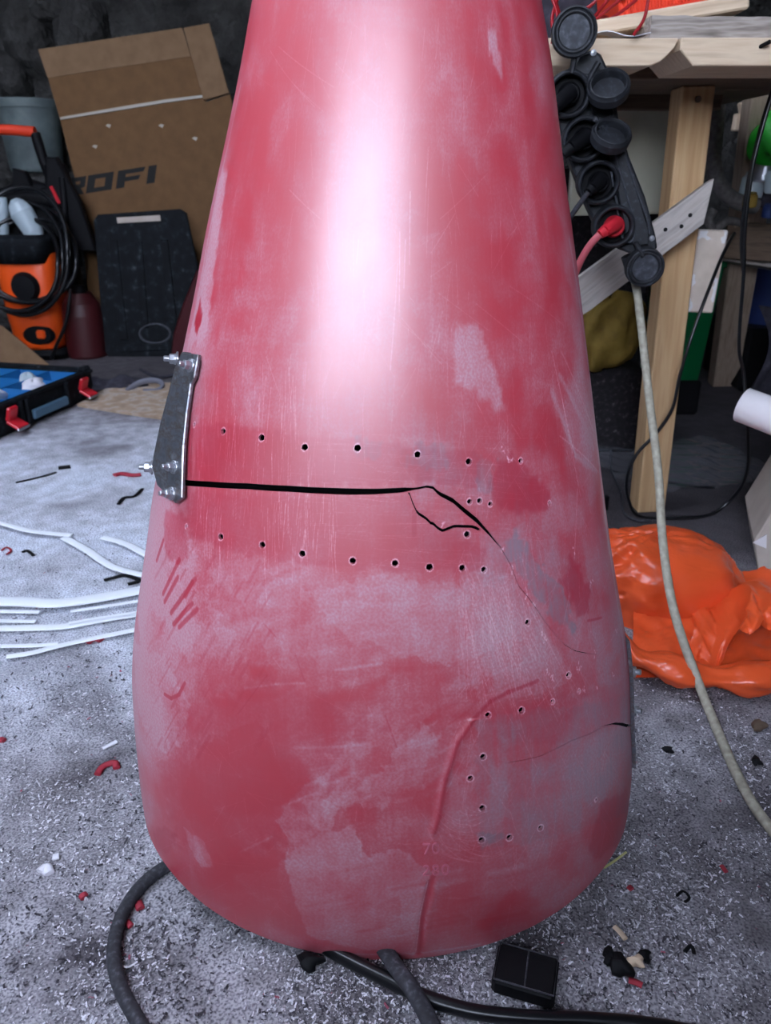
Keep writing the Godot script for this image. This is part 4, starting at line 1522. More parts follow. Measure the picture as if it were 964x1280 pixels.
func cardboard_box() -> void:
	var o := at(160, 430, 2.98)
	o.y = 0.0
	o.z = -2.95
	var t := thing("cardboard_box", "large brown flattened cardboard box leaning on the back wall with black lettering", "box", Transform3D(Basis.IDENTITY, o))
	var tiltb := frame(o, Vector3.RIGHT, Vector3(0, 0.16, 0.98))
	var flat := func(pix: Array, push: float) -> PackedVector2Array:
		var out := PackedVector2Array()
		for p in pix:
			var d := ray(p[0], p[1])
			var e := Vector3(0, EYE, 0)
			var k := (tiltb.origin - e).dot(tiltb.basis.z) / d.dot(tiltb.basis.z)
			var q := tiltb.affine_inverse() * (e + d * k)
			out.append(Vector2(q.x, maxf(q.y, 0.004)))
		return out
	var main: PackedVector2Array = flat.call([[75, 150], [255, 118], [292, 250], [300, 470], [118, 470], [100, 250]], 0.0)
	part("main_panel", prism(main, 0.012, 0.001), M.cardboard, t, tiltb)
	var fl := Transform3D(tiltb.basis * Basis(Vector3.RIGHT, 0.0), tiltb.origin + tiltb.basis.z * 0.002)
	part("top_flap", prism(flat.call([[60, 98], [239, 70], [255, 118], [75, 149]], 0.0), 0.01, 0.001), M.cardboard, t, fl)
	var fl2 := Transform3D(tiltb.basis, tiltb.origin + tiltb.basis.z * 0.004)
	part("folded_flap", prism(flat.call([[48, 62], [228, 35], [239, 71], [60, 98]], 0.0), 0.01, 0.001), M.cardboard_pale, t, fl2)
	part("side_flap", prism(flat.call([[230, 36], [262, 30], [287, 117], [255, 126]], 0.0), 0.01, 0.001), M.cardboard_pale, t, Transform3D(tiltb.basis, tiltb.origin + tiltb.basis.z * 0.009))
	part("side_panel", prism(flat.call([[257, 128], [288, 118], [310, 210], [310, 300], [275, 220]], 0.0), 0.008, 0.001), M.cardboard, t, Transform3D(tiltb.basis, tiltb.origin + tiltb.basis.z * 0.004))
	part("tape", prism(flat.call([[75, 147], [150, 134], [205, 125], [254, 119], [255, 122], [205, 129], [150, 138], [76, 150]], 0.0), 0.004), M.tape, t, Transform3D(tiltb.basis, tiltb.origin + tiltb.basis.z * 0.0045))
	for p in [[118, 183], [201, 157], [243, 173], [135, 157]]:
		var q: PackedVector2Array = flat.call([[p[0] - 3, p[1]], [p[0], p[1] - 2], [p[0] + 4, p[1] - 1], [p[0] + 2, p[1] + 3]], 0.0)
		part("torn_spot", prism(q, 0.003), M.tape, t, Transform3D(tiltb.basis, tiltb.origin + tiltb.basis.z * 0.0012))
	# the lettering, square heavy capitals printed on the panel
	var glyphs := {
		"P": [[[0, 0], [1, 0], [1, 0.62], [0.3, 0.62], [0.3, 1], [0, 1]], [[0.3, 0.24], [0.7, 0.24], [0.7, 0.4], [0.3, 0.4]]],
		"R": [[[0, 0], [1, 0], [1, 0.6], [0.78, 0.66], [1, 1], [0.66, 1], [0.46, 0.66], [0.3, 0.66], [0.3, 1], [0, 1]], [[0.3, 0.24], [0.7, 0.24], [0.7, 0.42], [0.3, 0.42]]],
		"O": [[[0, 0], [1, 0], [1, 1], [0, 1]], [[0.3, 0.25], [0.7, 0.25], [0.7, 0.75], [0.3, 0.75]]],
		"F": [[[0, 0], [1, 0], [0.95, 0.25], [0.3, 0.25], [0.3, 0.42], [0.85, 0.42], [0.8, 0.66], [0.3, 0.66], [0.3, 1], [0, 1]], []],
		"I": [[[0, 0], [0.34, 0], [0.34, 1], [0, 1]], []],
	}
	var at_letter := {"P": 66.0, "R": 94.0, "O": 107.5, "F": 145.0, "I": 183.0}
	var wid := {"P": 26.0, "R": 13.0, "O": 32.0, "F": 34.0, "I": 30.0}
	wid["R"] = 22.0
	at_letter["R"] = 83.0
	at_letter["P"] = 52.0
	for L in ["P", "R", "O", "F", "I"]:
		var map := func(pts: Array) -> Array:
			var out := []
			for p in pts:
				var x: float = at_letter[L] + p[0] * wid[L] + (1.0 - p[1]) * 3.0
				out.append([x, 220.0 - (x - 107.0) * 0.157 + p[1] * 22.0])
			return out
		var outer: PackedVector2Array = flat.call(map.call(glyphs[L][0]), 0.0)
		var st := start()
		var pieces := [outer]
		if glyphs[L][1].size():
			var hole: PackedVector2Array = flat.call(map.call(glyphs[L][1]), 0.0)
			# cut through to the rim so that the counter stays open
			pieces = []
			var bb := Rect2(hole[0], Vector2.ZERO)
			for h in hole:
				bb = bb.expand(h)
			var cx := bb.get_center().x
			var big := 10.0
			for half in [PackedVector2Array([Vector2(cx - big, -big), Vector2(cx, -big), Vector2(cx, big), Vector2(cx - big, big)]), PackedVector2Array([Vector2(cx, -big), Vector2(cx + big, -big), Vector2(cx + big, big), Vector2(cx, big)])]:
				for q in Geometry2D.intersect_polygons(outer, half):
					for r in Geometry2D.clip_polygons(q, hole):
						if not Geometry2D.is_polygon_clockwise(r):
							pieces.append(r)
		for q in pieces:
			add_prism(st, q, 0.001)
		part("letter", st.commit(), M.print_black, t, Transform3D(tiltb.basis, tiltb.origin + tiltb.basis.z * 0.0012))

func rubber_mat() -> void:
	var o := on_floor(190, 446)
	var t := thing("floor_mat", "black ribbed rubber car mat standing against the cardboard box, with a pale label", "mat", Transform3D(Basis.IDENTITY, o))
	var b := frame(o, Vector3.RIGHT, Vector3(-0.05, 0.14, 0.98))
	var flat := func(pix: Array) -> PackedVector2Array:
		var out := PackedVector2Array()
		for p in pix:
			var d := ray(p[0], p[1])
			var e := Vector3(0, EYE, 0)
			var k := (b.origin - e).dot(b.basis.z) / d.dot(b.basis.z)
			var q := b.affine_inverse() * (e + d * k)
			out.append(Vector2(q.x, q.y))
		return out
	part("mat_body", prism(flat.call([[117, 276], [122, 268], [225, 261], [233, 266], [247, 332], [244, 440], [240, 446], [136, 446], [130, 438]]), 0.01, 0.002), M.dark_plastic, t, b)
	var up := Transform3D(b.basis, b.origin + b.basis.z * 0.005)
	for r in [[[136, 300], [147, 300], [160, 425], [150, 425]], [[168, 302], [178, 302], [186, 410], [176, 410]], [[200, 300], [210, 300], [222, 405], [212, 405]], [[146, 432], [236, 428], [238, 436], [147, 440]]]:
		part("rib", prism(flat.call(r), 0.006, 0.002), M.dark_plastic, t, up)
	part("label", prism(flat.call([[146, 272], [200, 269], [201, 276], [147, 279]]), 0.002), M.box_grey, t, Transform3D(b.basis, b.origin + b.basis.z * 0.001))
	var ring := []
	for k in 14:
		var an := PI * 2.0 * k / 14
		ring.append([194 + 19 * cos(an), 417 + 12 * sin(an)])
	var rp := []
	for q in flat.call(ring):
		rp.append(b * Vector3(q.x, q.y, 0.002))
	part("ring", tube(rp, 0.004, 8, 3, -1, 1.0, true), M.rubber_face, t)

func pressure_washer() -> void:
	var o := on_floor(44, 452)
	o.z -= 0.10
	var t := thing("pressure_washer", "orange and black pressure washer with a coiled black hose, beside the cardboard box", "pressure washer", Transform3D(Basis.IDENTITY, o))
	# body: rounded upright casing, a touch wider at the top
	var ring_at := func(y: float, w: float, d: float, n: int) -> PackedVector3Array:
		var out := PackedVector3Array()
		for k in n:
			var an := TAU * k / n
			var c := cos(an)
			var s := sin(an)
			out.append(Vector3(signf(c) * pow(absf(c), 0.55) * w, y, signf(s) * pow(absf(s), 0.55) * d))
		return out
	var casing := func(rows: Array) -> ArrayMesh:
		return sheet(36, rows.size() - 1, func(u: float, v: float) -> Vector3:
			var k := int(round(v * (rows.size() - 1)))
			var r: Array = rows[k]
			var an := -TAU * u
			var c := cos(an)
			var s := sin(an)
			return Vector3(signf(c) * pow(absf(c), 0.55) * r[1], r[0], signf(s) * pow(absf(s), 0.55) * r[2] + r[3]))
	local_part("casing", casing.call([[0.03, 0.0, 0.0, 0.0], [0.03, 0.075, 0.07, 0.0], [0.05, 0.085, 0.08, 0.0], [0.14, 0.094, 0.085, 0.0], [0.25, 0.1, 0.09, 0.0], [0.32, 0.098, 0.085, 0.0], [0.36, 0.094, 0.07, 0.0], [0.37, 0.0, 0.0, 0.0]]), M.orange, t)
	local_part("base", casing.call([[0.0, 0.0, 0.0, 0.0], [0.0, 0.1, 0.1, -0.02], [0.035, 0.1, 0.1, -0.02], [0.04, 0.0, 0.0, -0.02]]), M.black, t)
	local_part("back_frame", casing.call([[0.03, 0.0, 0.0, -0.1], [0.03, 0.12, 0.05, -0.1], [0.4, 0.135, 0.05, -0.1], [0.56, 0.11, 0.045, -0.1], [0.6, 0.0, 0.0, -0.1]]), M.black, t)
	local_part("collar", casing.call([[0.33, 0.0, 0.0, 0.01], [0.33, 0.086, 0.085, 0.01], [0.4, 0.1, 0.095, 0.0], [0.42, 0.09, 0.08, 0.0], [0.42, 0.0, 0.0, 0.0]]), M.dark_plastic, t)
	var st := start()
	add_lathe(st, [[0.0, -0.012], [0.042, -0.012], [0.05, 0.0], [0.04, 0.02], [0.0, 0.022]], 24, Transform3D(Basis(Vector3.RIGHT, PI / 2), Vector3(0.008, 0.255, 0.088)))
	local_part("hose_holder", st.commit(), M.black, t)
	st = start()
	add_lathe(st, [[0.0, -0.01], [0.034, -0.01], [0.045, 0.0], [0.036, 0.01], [0.0, 0.012]], 24, Transform3D(Basis(Vector3.RIGHT, PI / 2) * Basis.from_scale(Vector3(1.3, 1, 0.8)), Vector3(0.02, 0.09, 0.078)))
	var knob_plate := local_part("switch_plate", st.commit(), M.black, t)
	local_part("switch", box(Vector3(0.03, 0.03, 0.024), 0.006), M.orange, knob_plate, Transform3D(Basis.IDENTITY, Vector3(0.034, 0.094, 0.09)))
	# tall frame and handle
	local_part("handle_post", tube([Vector3(0.13, 0.3, -0.1), Vector3(0.115, 0.5, -0.11), Vector3(0.06, 0.62, -0.13), Vector3(0.03, 0.74, -0.15)], 0.017, 10), M.black, t)
	local_part("handle_post", tube([Vector3(-0.13, 0.3, -0.1), Vector3(-0.13, 0.5, -0.11), Vector3(-0.15, 0.62, -0.13), Vector3(-0.17, 0.745, -0.15)], 0.017, 10), M.black, t)
	local_part("handle_grip", tube([Vector3(0.03, 0.745, -0.15), Vector3(-0.07, 0.752, -0.15), Vector3(-0.17, 0.75, -0.15)], 0.017, 12), M.orange_crate, t)
	local_part("hook", tube([Vector3(0.075, 0.46, -0.08), Vector3(0.08, 0.56, -0.09), Vector3(0.085, 0.64, -0.09)], 0.018, 10), M.black, t)
	local_part("hook", tube([Vector3(0.135, 0.42, -0.08), Vector3(0.14, 0.54, -0.09), Vector3(0.12, 0.64, -0.09)], 0.022, 10), M.black, t)
	local_part("cross_bar", tube([Vector3(-0.14, 0.52, -0.08), Vector3(0.0, 0.53, -0.07), Vector3(0.13, 0.52, -0.08)], 0.03, 10), M.black, t)
	local_part("frame_panel", prism(PackedVector2Array([Vector2(-0.14, 0.36), Vector2(0.215, 0.36), Vector2(0.185, 0.52), Vector2(0.125, 0.665), Vector2(0.09, 0.665), Vector2(0.075, 0.57), Vector2(0.03, 0.56), Vector2(0.01, 0.62), Vector2(-0.03, 0.63), Vector2(-0.05, 0.54), Vector2(-0.14, 0.53)]), 0.03, 0.006), M.black, t, Transform3D(Basis.IDENTITY, Vector3(0, 0, -0.055)))
	local_part("lance", tube([Vector3(0.11, 0.28, -0.02), Vector3(0.13, 0.5, -0.05), Vector3(0.135, 0.6, -0.06)], 0.012, 10), M.black, t)
	local_part("trim_strip", box(Vector3(0.012, 0.06, 0.008), 0.003), M.red_latch, t, Transform3D(Basis(Vector3.BACK, 0.35), Vector3(0.105, 0.545, -0.05)))
	local_part("detergent_bottle", lathe([[0.0, 0.0], [0.026, 0.0], [0.034, 0.02], [0.04, 0.09], [0.03, 0.12], [0.012, 0.135], [0.0, 0.136]], 20), M.bottle, t, Transform3D(Basis(Vector3.BACK, 0.45), Vector3(0.04, 0.41, 0.0)))
	local_part("nozzle_holder", lathe([[0.0, 0.0], [0.018, 0.0], [0.024, 0.08], [0.02, 0.12], [0.0, 0.122]], 16), M.bottle, t, Transform3D(Basis(Vector3.BACK, -0.1), Vector3(-0.075, 0.42, 0.0)))
	# the hose hangs in loops round the casing
	var k := 0
	for L in [[0.02, 0.36, 0.155, 0.15], [0.0, 0.345, 0.15, 0.175], [0.03, 0.34, 0.17, 0.13], [0.015, 0.37, 0.165, 0.2], [0.0, 0.33, 0.145, 0.145]]:
		var pts := []
		for j in 16:
			var an := TAU * j / 16.0
			var y: float = L[1] + L[3] * sin(an)
			pts.append(Vector3(L[0] + L[2] * cos(an), y, 0.075 + 0.035 * maxf(0.0, -sin(an)) + 0.012 * k - 0.12 * maxf(0.0, sin(an))))
		local_part("hose_loop", tube(pts, 0.0075, 8, 4, -1, 1.0, true), M.black_gloss, t)
		k += 1
	local_part("hose_end", tube([Vector3(0.17, 0.25, 0.11), Vector3(0.14, 0.14, 0.12), Vector3(0.09, 0.06, 0.11), Vector3(0.06, 0.01, 0.1)], 0.0065, 8, 6), M.black_gloss, t)

func organizer() -> void:
	var a := on_floor(-14, 556)
	var b := on_floor(117, 497)
	var along_front := (b - a)
	var out := Vector3(-along_front.z, 0, along_front.x).normalized()
	if out.x < 0:
		out = -out
	var L := along_front.length()
	var D := 0.33
	var Hh := 0.085
	# x runs along the front from near to far, z points out of the front
	var fr := frame(a, along_front, out)
	var t := thing("organizer_box", "open black organizer box with blue compartments and red latches on the floor", "organizer", fr)
	var st := start()
	var wall := func(lo: Vector3, hi: Vector3, ch: float): add_box(st, hi - lo, ch, Transform3D(Basis.IDENTITY, (lo + hi) * 0.5))
	wall.call(Vector3(0, 0.004, -D), Vector3(L, 0.014, 0), 0.003)
	wall.call(Vector3(0, 0.004, -0.014), Vector3(L, Hh, 0), 0.003)
	wall.call(Vector3(0, 0.004, -D), Vector3(L, Hh, -D + 0.012), 0.003)
	wall.call(Vector3(0, 0.004, -D), Vector3(0.012, Hh, 0), 0.003)
	wall.call(Vector3(L - 0.014, 0.004, -D), Vector3(L, Hh, 0), 0.003)
	wall.call(Vector3(L - 0.03, 0.03, -0.02), Vector3(L + 0.006, Hh + 0.012, 0.004), 0.006)
	wall.call(Vector3(-0.006, Hh - 0.01, -0.012), Vector3(L + 0.006, Hh, 0.008), 0.002)
	wall.call(Vector3(L - 0.012, Hh - 0.006, -D - 0.006), Vector3(L + 0.004, Hh + 0.006, 0.0), 0.003)
	local_part("body", st.commit(), M.dark_plastic, t)
	for x in [0.13, 0.155, 0.33]:
		local_part("rib", box(Vector3(0.014, Hh - 0.014, 0.014), 0.003), M.dark_plastic, t, Transform3D(Basis.IDENTITY, Vector3(x, Hh * 0.5, 0.003)))
	local_part("handle", box(Vector3(0.15, 0.026, 0.012), 0.005), M.blue_grey, t, Transform3D(Basis.IDENTITY, Vector3(0.245, 0.028, 0.006)))
	for x in [0.085, L - 0.055]:
		var l := local_part("latch", box(Vector3(0.034, 0.038, 0.012), 0.004), M.red_latch, t, Transform3D(Basis(Vector3.RIGHT, 0.35), Vector3(x, 0.056, 0.012)))
		l.set_meta("label", "red latch folded open")
		local_part("latch_lip", box(Vector3(0.044, 0.008, 0.036), 0.003), M.red_latch, l, Transform3D(Basis(Vector3.RIGHT, 0.1), Vector3(0, -0.02, 0.02)))
		local_part("latch_edge", box(Vector3(0.046, 0.007, 0.006), 0.002), M.zinc, l, Transform3D(Basis(Vector3.RIGHT, 0.1), Vector3(0, -0.024, 0.038)))
	# blue compartments
	var nx := 4
	var nz := 3
	for i in nx:
		for j in nz:
			var w := (L - 0.04) / nx
			var d := (D - 0.034) / nz
			var c := Vector3(0.016 + w * (i + 0.5), 0.0, -0.018 - d * (j + 0.5))
			var s2 := start()
			var hw := w * 0.5 - 0.002
			var hd := d * 0.5 - 0.002
			var y0 := 0.022
			var y1 := Hh - 0.006
			var k := 0.016
			var bot := [Vector3(-hw + k, y0, -hd + k), Vector3(hw - k, y0, -hd + k), Vector3(hw - k, y0, hd - k), Vector3(-hw + k, y0, hd - k)]
			var top := [Vector3(-hw, y1, -hd), Vector3(hw, y1, -hd), Vector3(hw, y1, hd), Vector3(-hw, y1, hd)]
			quad(s2, bot[0], bot[1], bot[2], bot[3], Vector3.UP)
			for q in 4:
				quad(s2, bot[q], bot[(q + 1) % 4], top[(q + 1) % 4], top[q], -(bot[q] + bot[(q + 1) % 4]))
				var o: Vector3 = (top[q] + top[(q + 1) % 4]).normalized() * 0.002
				quad(s2, top[q], top[(q + 1) % 4], top[(q + 1) % 4] * Vector3(1.03, 0.3, 1.03), top[q] * Vector3(1.03, 0.3, 1.03), o)
			local_part("compartment", s2.commit(), M.blue_tray, t, Transform3D(Basis.IDENTITY, c))
	# what lies in it
	var blob := func(x: float, y: float, z: float, sx: float, sy: float, sz: float, m: Material, label: String, cat: String, called: String):
		var s := sheet(14, 10, func(u: float, v: float) -> Vector3:
			var an := TAU * -u
			var r := sin(PI * clampf(v, 0.001, 0.999))
			var n := 1.0 + 0.22 * sin(an * 3.0 + v * 9.0 + x * 40.0) + 0.12 * cos(an * 5.0 - v * 7.0)
			return Vector3(cos(an) * r * sx * n, cos(PI * v) * sy * (1.0 + 0.2 * sin(an * 2.0)), sin(an) * r * sz * n))
		tag(part(called, s, m, null, fr * Transform3D(Basis.IDENTITY, Vector3(x, y, z))), label, cat)
	blob.call(0.175, 0.066, -0.125, 0.05, 0.026, 0.03, M.white_chip, "bright white crumpled rag in the organizer, nearer the camera than the folded wipe", "rag", "rag")
	blob.call(0.30, 0.066, -0.075, 0.04, 0.022, 0.022, M.white_chip, "white folded wipe in the far blue compartment", "wipe", "wipe")
	blob.call(0.335, 0.07, -0.12, 0.03, 0.024, 0.018, M.bottle, "grey translucent plastic piece behind the white folded wipe", "plastic piece", "plastic_piece")
	blob.call(0.20, 0.072, -0.22, 0.085, 0.034, 0.05, M.bottle, "grey crumpled plastic bag at the back of the organizer box", "plastic bag", "plastic_bag")
	# a cardboard sheet stands behind the box
	var q0 := on_floor(-60, 478)
	var p := PackedVector2Array([Vector2(-0.2, 0.0), Vector2(0.2, 0.0), Vector2(0.03, 0.13), Vector2(-0.02, 0.15), Vector2(-0.2, 0.15)])
	tag(part("cardboard_sheet", prism(p, 0.006), M.cardboard_pale, null, frame(on_floor(-6, 455), Vector3(1, 0, 0.1), Vector3(0.0, 0.3, 0.95))), "torn brown cardboard sheet leaning between organizer box and pressure washer", "cardboard")

func floor_strips() -> void:
	# pale plastic offcuts lie in long curves on the floor
	var k := 0
	for s in [
		[[[-40, 786], [30, 785], [80, 783], [125, 775], [180, 766]], 0.0085, "broad pale plastic strip across the lower left floor, brightest of the curved strips"],
		[[[-30, 776], [0, 776], [45, 777]], 0.005, "short pale strip at the left edge just above the broad strip"],
		[[[-30, 763], [0, 764], [50, 765]], 0.005, "short pale strip at the left edge, second above the broad strip"],
		[[[8, 821], [40, 816], [75, 807], [121, 797], [180, 785]], 0.006, "narrow pale strip nearest the camera, crossing under the broad one's right end"],
		[[[-30, 808], [36, 807], [73, 805]], 0.005, "thin pale strip at the left edge below the broad strip"],
		[[[88, 764], [130, 758], [180, 750]], 0.0045, "thin pale strip ending at the cowl, above the broad strip"],
		[[[86, 779], [121, 773], [180, 764]], 0.004, "thin pale strip touching the top of the broad strip"],
		[[[80, 672], [108, 687], [140, 708], [185, 720]], 0.008, "pale strip curving down to the right, far from the camera"],
		[[[128, 672], [156, 679], [190, 697]], 0.008, "short pale strip curving behind the cowl's left edge"],
		[[[-40, 648], [0, 654], [40, 664], [90, 669]], 0.007, "pale strip farthest from the camera at the left edge"],
		[[[-40, 752], [20, 752], [70, 754], [120, 748], [185, 736]], 0.014, "widest flat translucent strip in the middle of the left floor"]]:
		var pts := []
		for p in s[0]:
			pts.append(on_floor(p[0], p[1], 0.004 + 0.0006 * k))
		var o := part("plastic_strip", tube(pts, s[1], 8, 6, -1, 0.22), M.white_strip)
		tag(o, s[2], "plastic strip", "pale plastic strips on the floor")
		k += 1
	for c in [[[[143, 594], [152, 592], [166, 594], [176, 593]], 0.008, M.red_chip, "red plastic shaving on the bright floor level with the steel bracket"], [[[110, 803], [118, 798], [127, 800]], 0.006, M.red_chip, "red plastic shaving by the narrow pale strip"], [[[148, 630], [155, 622], [168, 620], [178, 611]], 0.004, M.black, "black twisted sliver on the bright floor below the steel bracket"], [[[130, 725], [142, 722], [155, 719], [166, 722], [174, 726], [160, 730]], 0.004, M.black, "dark curled shaving beside the cowl's left edge"], [[[73, 585], [88, 583]], 0.008, M.black, "small black lump on the far left floor"], [[[20, 603], [50, 596], [70, 590]], 0.003, M.black, "thin black thread on the far left floor"], [[[2, 688], [8, 684], [14, 688], [8, 693]], 0.002, M.red_wire, "tiny red wire ring near the left edge"], [[[28, 690], [34, 688], [42, 694]], 0.003, M.black, "small dark crumb beside the tiny red wire ring"]]:
		var pts := []
		for p in c[0]:
			pts.append(on_floor(p[0], p[1], 0.003))
		tag(part("shaving", tube(pts, c[1], 7, 4, -1, 0.45), c[2]), c[3], "shaving")

# ---------------------------------------------------------------- right of the cowl
func workbench() -> void:
	var d0 := 1.167
	var base := on_floor(815, 640)
	var t := thing("workbench", "rough wooden workbench of sawn planks with a pale post and slanting grey brace", "workbench", Transform3D(Basis.IDENTITY, base))
	# top: two planks meet at a broken notch
	var a := at(640, 66, d0)
	var b := at(846, 66, d0)
	var c := at(1130, 66, d0)
	var y := 0.751
	var z := -d0
	var plank := func(x0: float, x1: float, zz: float, deep: float, m: Material, notch_left: bool, notch_right: bool):
		var poly := PackedVector2Array()
		poly.append(Vector2(x0, -0.016))
		if notch_right:
			poly.append_array([Vector2(x1 - 0.034, -0.016), Vector2(x1 - 0.02, -0.011), Vector2(x1 - 0.012, -0.004), Vector2(x1 - 0.003, 0.006)])
		else:
			poly.append(Vector2(x1, -0.016))
		poly.append(Vector2(x1, 0.016))
		poly.append(Vector2(x0, 0.016))
		if notch_left:
			poly[0] = Vector2(x0 + 0.02, -0.016)
			poly.append(Vector2(x0, 0.002))
		part("top_plank", prism(poly, deep, 0.0015), m, t, Transform3D(Basis.IDENTITY, Vector3(0, y, zz)))
	plank.call(a.x, b.x, z, 0.14, M.wood_pale, false, true)
	plank.call(b.x + 0.003, c.x, z + 0.004, 0.14, M.wood_pale, true, false)
	for k in 6:
		plank.call(a.x - 0.02 * (k % 2), c.x, z - 0.145 - k * 0.155, 0.15, M.wood_dark, false, false)  # rear planks coloured darker, so the underside looks shaded
	# front post, rail, brace
	var pt := at(872, 108, 1.40)
	pt.y = 0.734
	var pb := on_floor(815, 640)
	board("front_post", Vector3(pb.x - 0.004, 0.0, -1.40), Vector3(pt.x, 0.734, -1.42), 0.054, 0.05, Vector3(0.04, 0, 1.0), M.wood, t)
	board("front_post", Vector3(0.17, 0.0, -1.40), Vector3(0.16, 0.734, -1.42), 0.054, 0.05, Vector3(0.04, 0, 1.0), M.wood, t)
	board("rail", at(700, 124, 1.56), at(900, 124, 1.56), 0.036, 0.03, Vector3.BACK, M.wood_dark, t)
	var br := frame(at(810, 300, 1.335), at(880, 245, 1.335) - at(730, 363, 1.335), Vector3(-0.05, 0.1, 1))
	var bp := PackedVector2Array()
	for p in [[600, 436], [884, 229], [893, 223], [892, 229], [880, 280], [738, 388], [600, 476]]:
		var e := Vector3(0, EYE, 0)
		var d := ray(p[0], p[1])
		var q := br.affine_inverse() * (e + d * ((br.origin - e).dot(br.basis.z) / d.dot(br.basis.z)))
		bp.append(Vector2(q.x, q.y))
	var brace := part("brace", prism(bp, 0.02, 0.001), M.wood_brace, t, br)
	brace.set_meta("label", "grey slanting brace with pointed end")
	for p in [[852, 283], [863, 269], [832, 287]]:
		var e := Vector3(0, EYE, 0)
		var d := ray(p[0], p[1])
		var o := e + d * ((br.origin - e).dot(br.basis.z) / d.dot(br.basis.z))
		var st := start()
		add_lathe(st, [[0.0, -0.001], [0.0035, -0.001], [0.0032, 0.0008], [0.0, 0.001]], 12, Transform3D(br.basis * Basis(Vector3.RIGHT, PI / 2), o))
		part("nail_head", st.commit(), M.black, brace)  # small black disc standing in for a dark nail hole
	var st0 := start()
	add_lathe(st0, [[0.0, -0.001], [0.005, -0.001], [0.005, 0.001], [0.0, 0.001]], 12, Transform3D(Basis(Vector3.RIGHT, PI / 2), at(873, 124, 1.393)))
	part("knot", st0.commit(), M.wood_dark, t)
	# screw sticking out of the front plank
	var s0 := at(951, 58, d0)
	part("screw", tube([s0 + Vector3(-0.005, -0.003, -0.005), s0 + Vector3(0.004, 0.003, 0.016)], 0.0028, 8, 2), M.black, t)
	# rear post and shelf
	board("rear_post", on_floor(903, 480), at(966, 60, 1.75), 0.075, 0.05, Vector3(-0.1, 0, 1.0), M.wood_post, t)
	board("shelf_board", at(905, 300, 2.0), at(1080, 312, 1.9), 0.085, 0.03, Vector3(0, 0.1, 1), M.wood_dark, t)
	board("shelf_board", at(895, 318, 2.06), at(1080, 345, 1.94), 0.03, 0.1, Vector3(0, 0.1, 1), M.wood_grey, t)
	board("patched_board", at(891, 287, 1.5), at(872, 390, 1.5), 0.052, 0.018, Vector3(-0.1, 0, 1), M.paint_white, t)
	board("short_block", at(925, 138, 1.9), at(940, 132, 1.9), 0.03, 0.02, Vector3(0, 0, 1), M.wood_pale, t)
	board("short_block", at(926, 142, 1.91), at(922, 164, 1.91), 0.024, 0.02, Vector3(0, 0, 1), M.wood_pale, t)
	# on the bench
	var gb := frame(at(893, 37, 1.19), Vector3(1, -0.005, 0), Vector3.BACK)
	gb.origin.y = 0.767 + 0.0165
	var w := board("weathered_board", Vector3(at(812, 37, 1.19).x, 0.7815, -1.215), Vector3(at(1090, 37, 1.19).x, 0.7815, -1.215), 0.028, 0.06, Vector3.BACK, M.wood_grey, null, 0.003)
	tag(w, "grey weathered board lying on the front edge of the bench", "board")
	var lo := at(735, 36, 1.24)
	var hi := at(935, 4, 1.22)
	lo.y = 0.786
	hi.y = 0.816
	var w2 := board("sawn_board", Vector3(lo.x - 0.03, lo.y - 0.004, -1.27), Vector3(hi.x, hi.y, -1.25), 0.018, 0.09, Vector3.BACK, M.wood_pale)
	tag(w2, "pale sawn board tilted over the grey weathered board on the bench", "board")
	var pp := part("paper_scrap", sheet(12, 3, func(u: float, v: float) -> Vector3: return Vector3(u * 0.075, 0.004 + 0.003 * sin(u * 7.0) + 0.004 * u * (1.0 - u), -v * 0.03), 0.001), M.white_chip, null, Transform3D(Basis.IDENTITY, Vector3(at(740, 48, 1.165).x, 0.767, -1.162)))
	tag(pp, "crumpled white paper scrap at the front edge of the bench", "paper")
	# ribbed orange crate on the tilted board
	var oc := thing("orange_crate", "ribbed orange plastic crate at the top edge, on the tilted board", "crate", frame(Vector3(at(840, 8, 1.3).x, 0.822, -1.31), Vector3(1, 0.19, 0), Vector3.BACK))
	local_part("side", box(Vector3(0.13, 0.1, 0.012), 0.002), M.orange_crate, oc, Transform3D(Basis.IDENTITY, Vector3(0, 0.05, 0.0)))
	local_part("side", box(Vector3(0.13, 0.1, 0.012), 0.002), M.orange_crate, oc, Transform3D(Basis.IDENTITY, Vector3(0, 0.05, -0.12)))
	for s in [-1.0, 1.0]:
		local_part("side", box(Vector3(0.012, 0.1, 0.12), 0.002), M.orange_crate, oc, Transform3D(Basis.IDENTITY, Vector3(s * 0.065, 0.05, -0.06)))
	local_part("bottom", box(Vector3(0.126, 0.006, 0.12), 0.001), M.orange_crate, oc, Transform3D(Basis.IDENTITY, Vector3(0, 0.004, -0.06)))
	for k in 26:
		local_part("rib", box(Vector3(0.003, 0.09, 0.004), 0.001), M.orange_crate, oc, Transform3D(Basis.IDENTITY, Vector3(-0.06 + k * 0.0048, 0.05, 0.007)))
	local_part("handle", box(Vector3(0.045, 0.035, 0.012), 0.006), M.black, oc, Transform3D(Basis(Vector3.BACK, 0.5), Vector3(-0.058, 0.048, 0.012)))
	# red wires
	var rw := thing("wire_bundle", "tangle of thin red wires on the bench behind the power strip", "wires", Transform3D(Basis.IDENTITY, Vector3(at(720, 30, 1.2).x, 0.77, -1.22)))
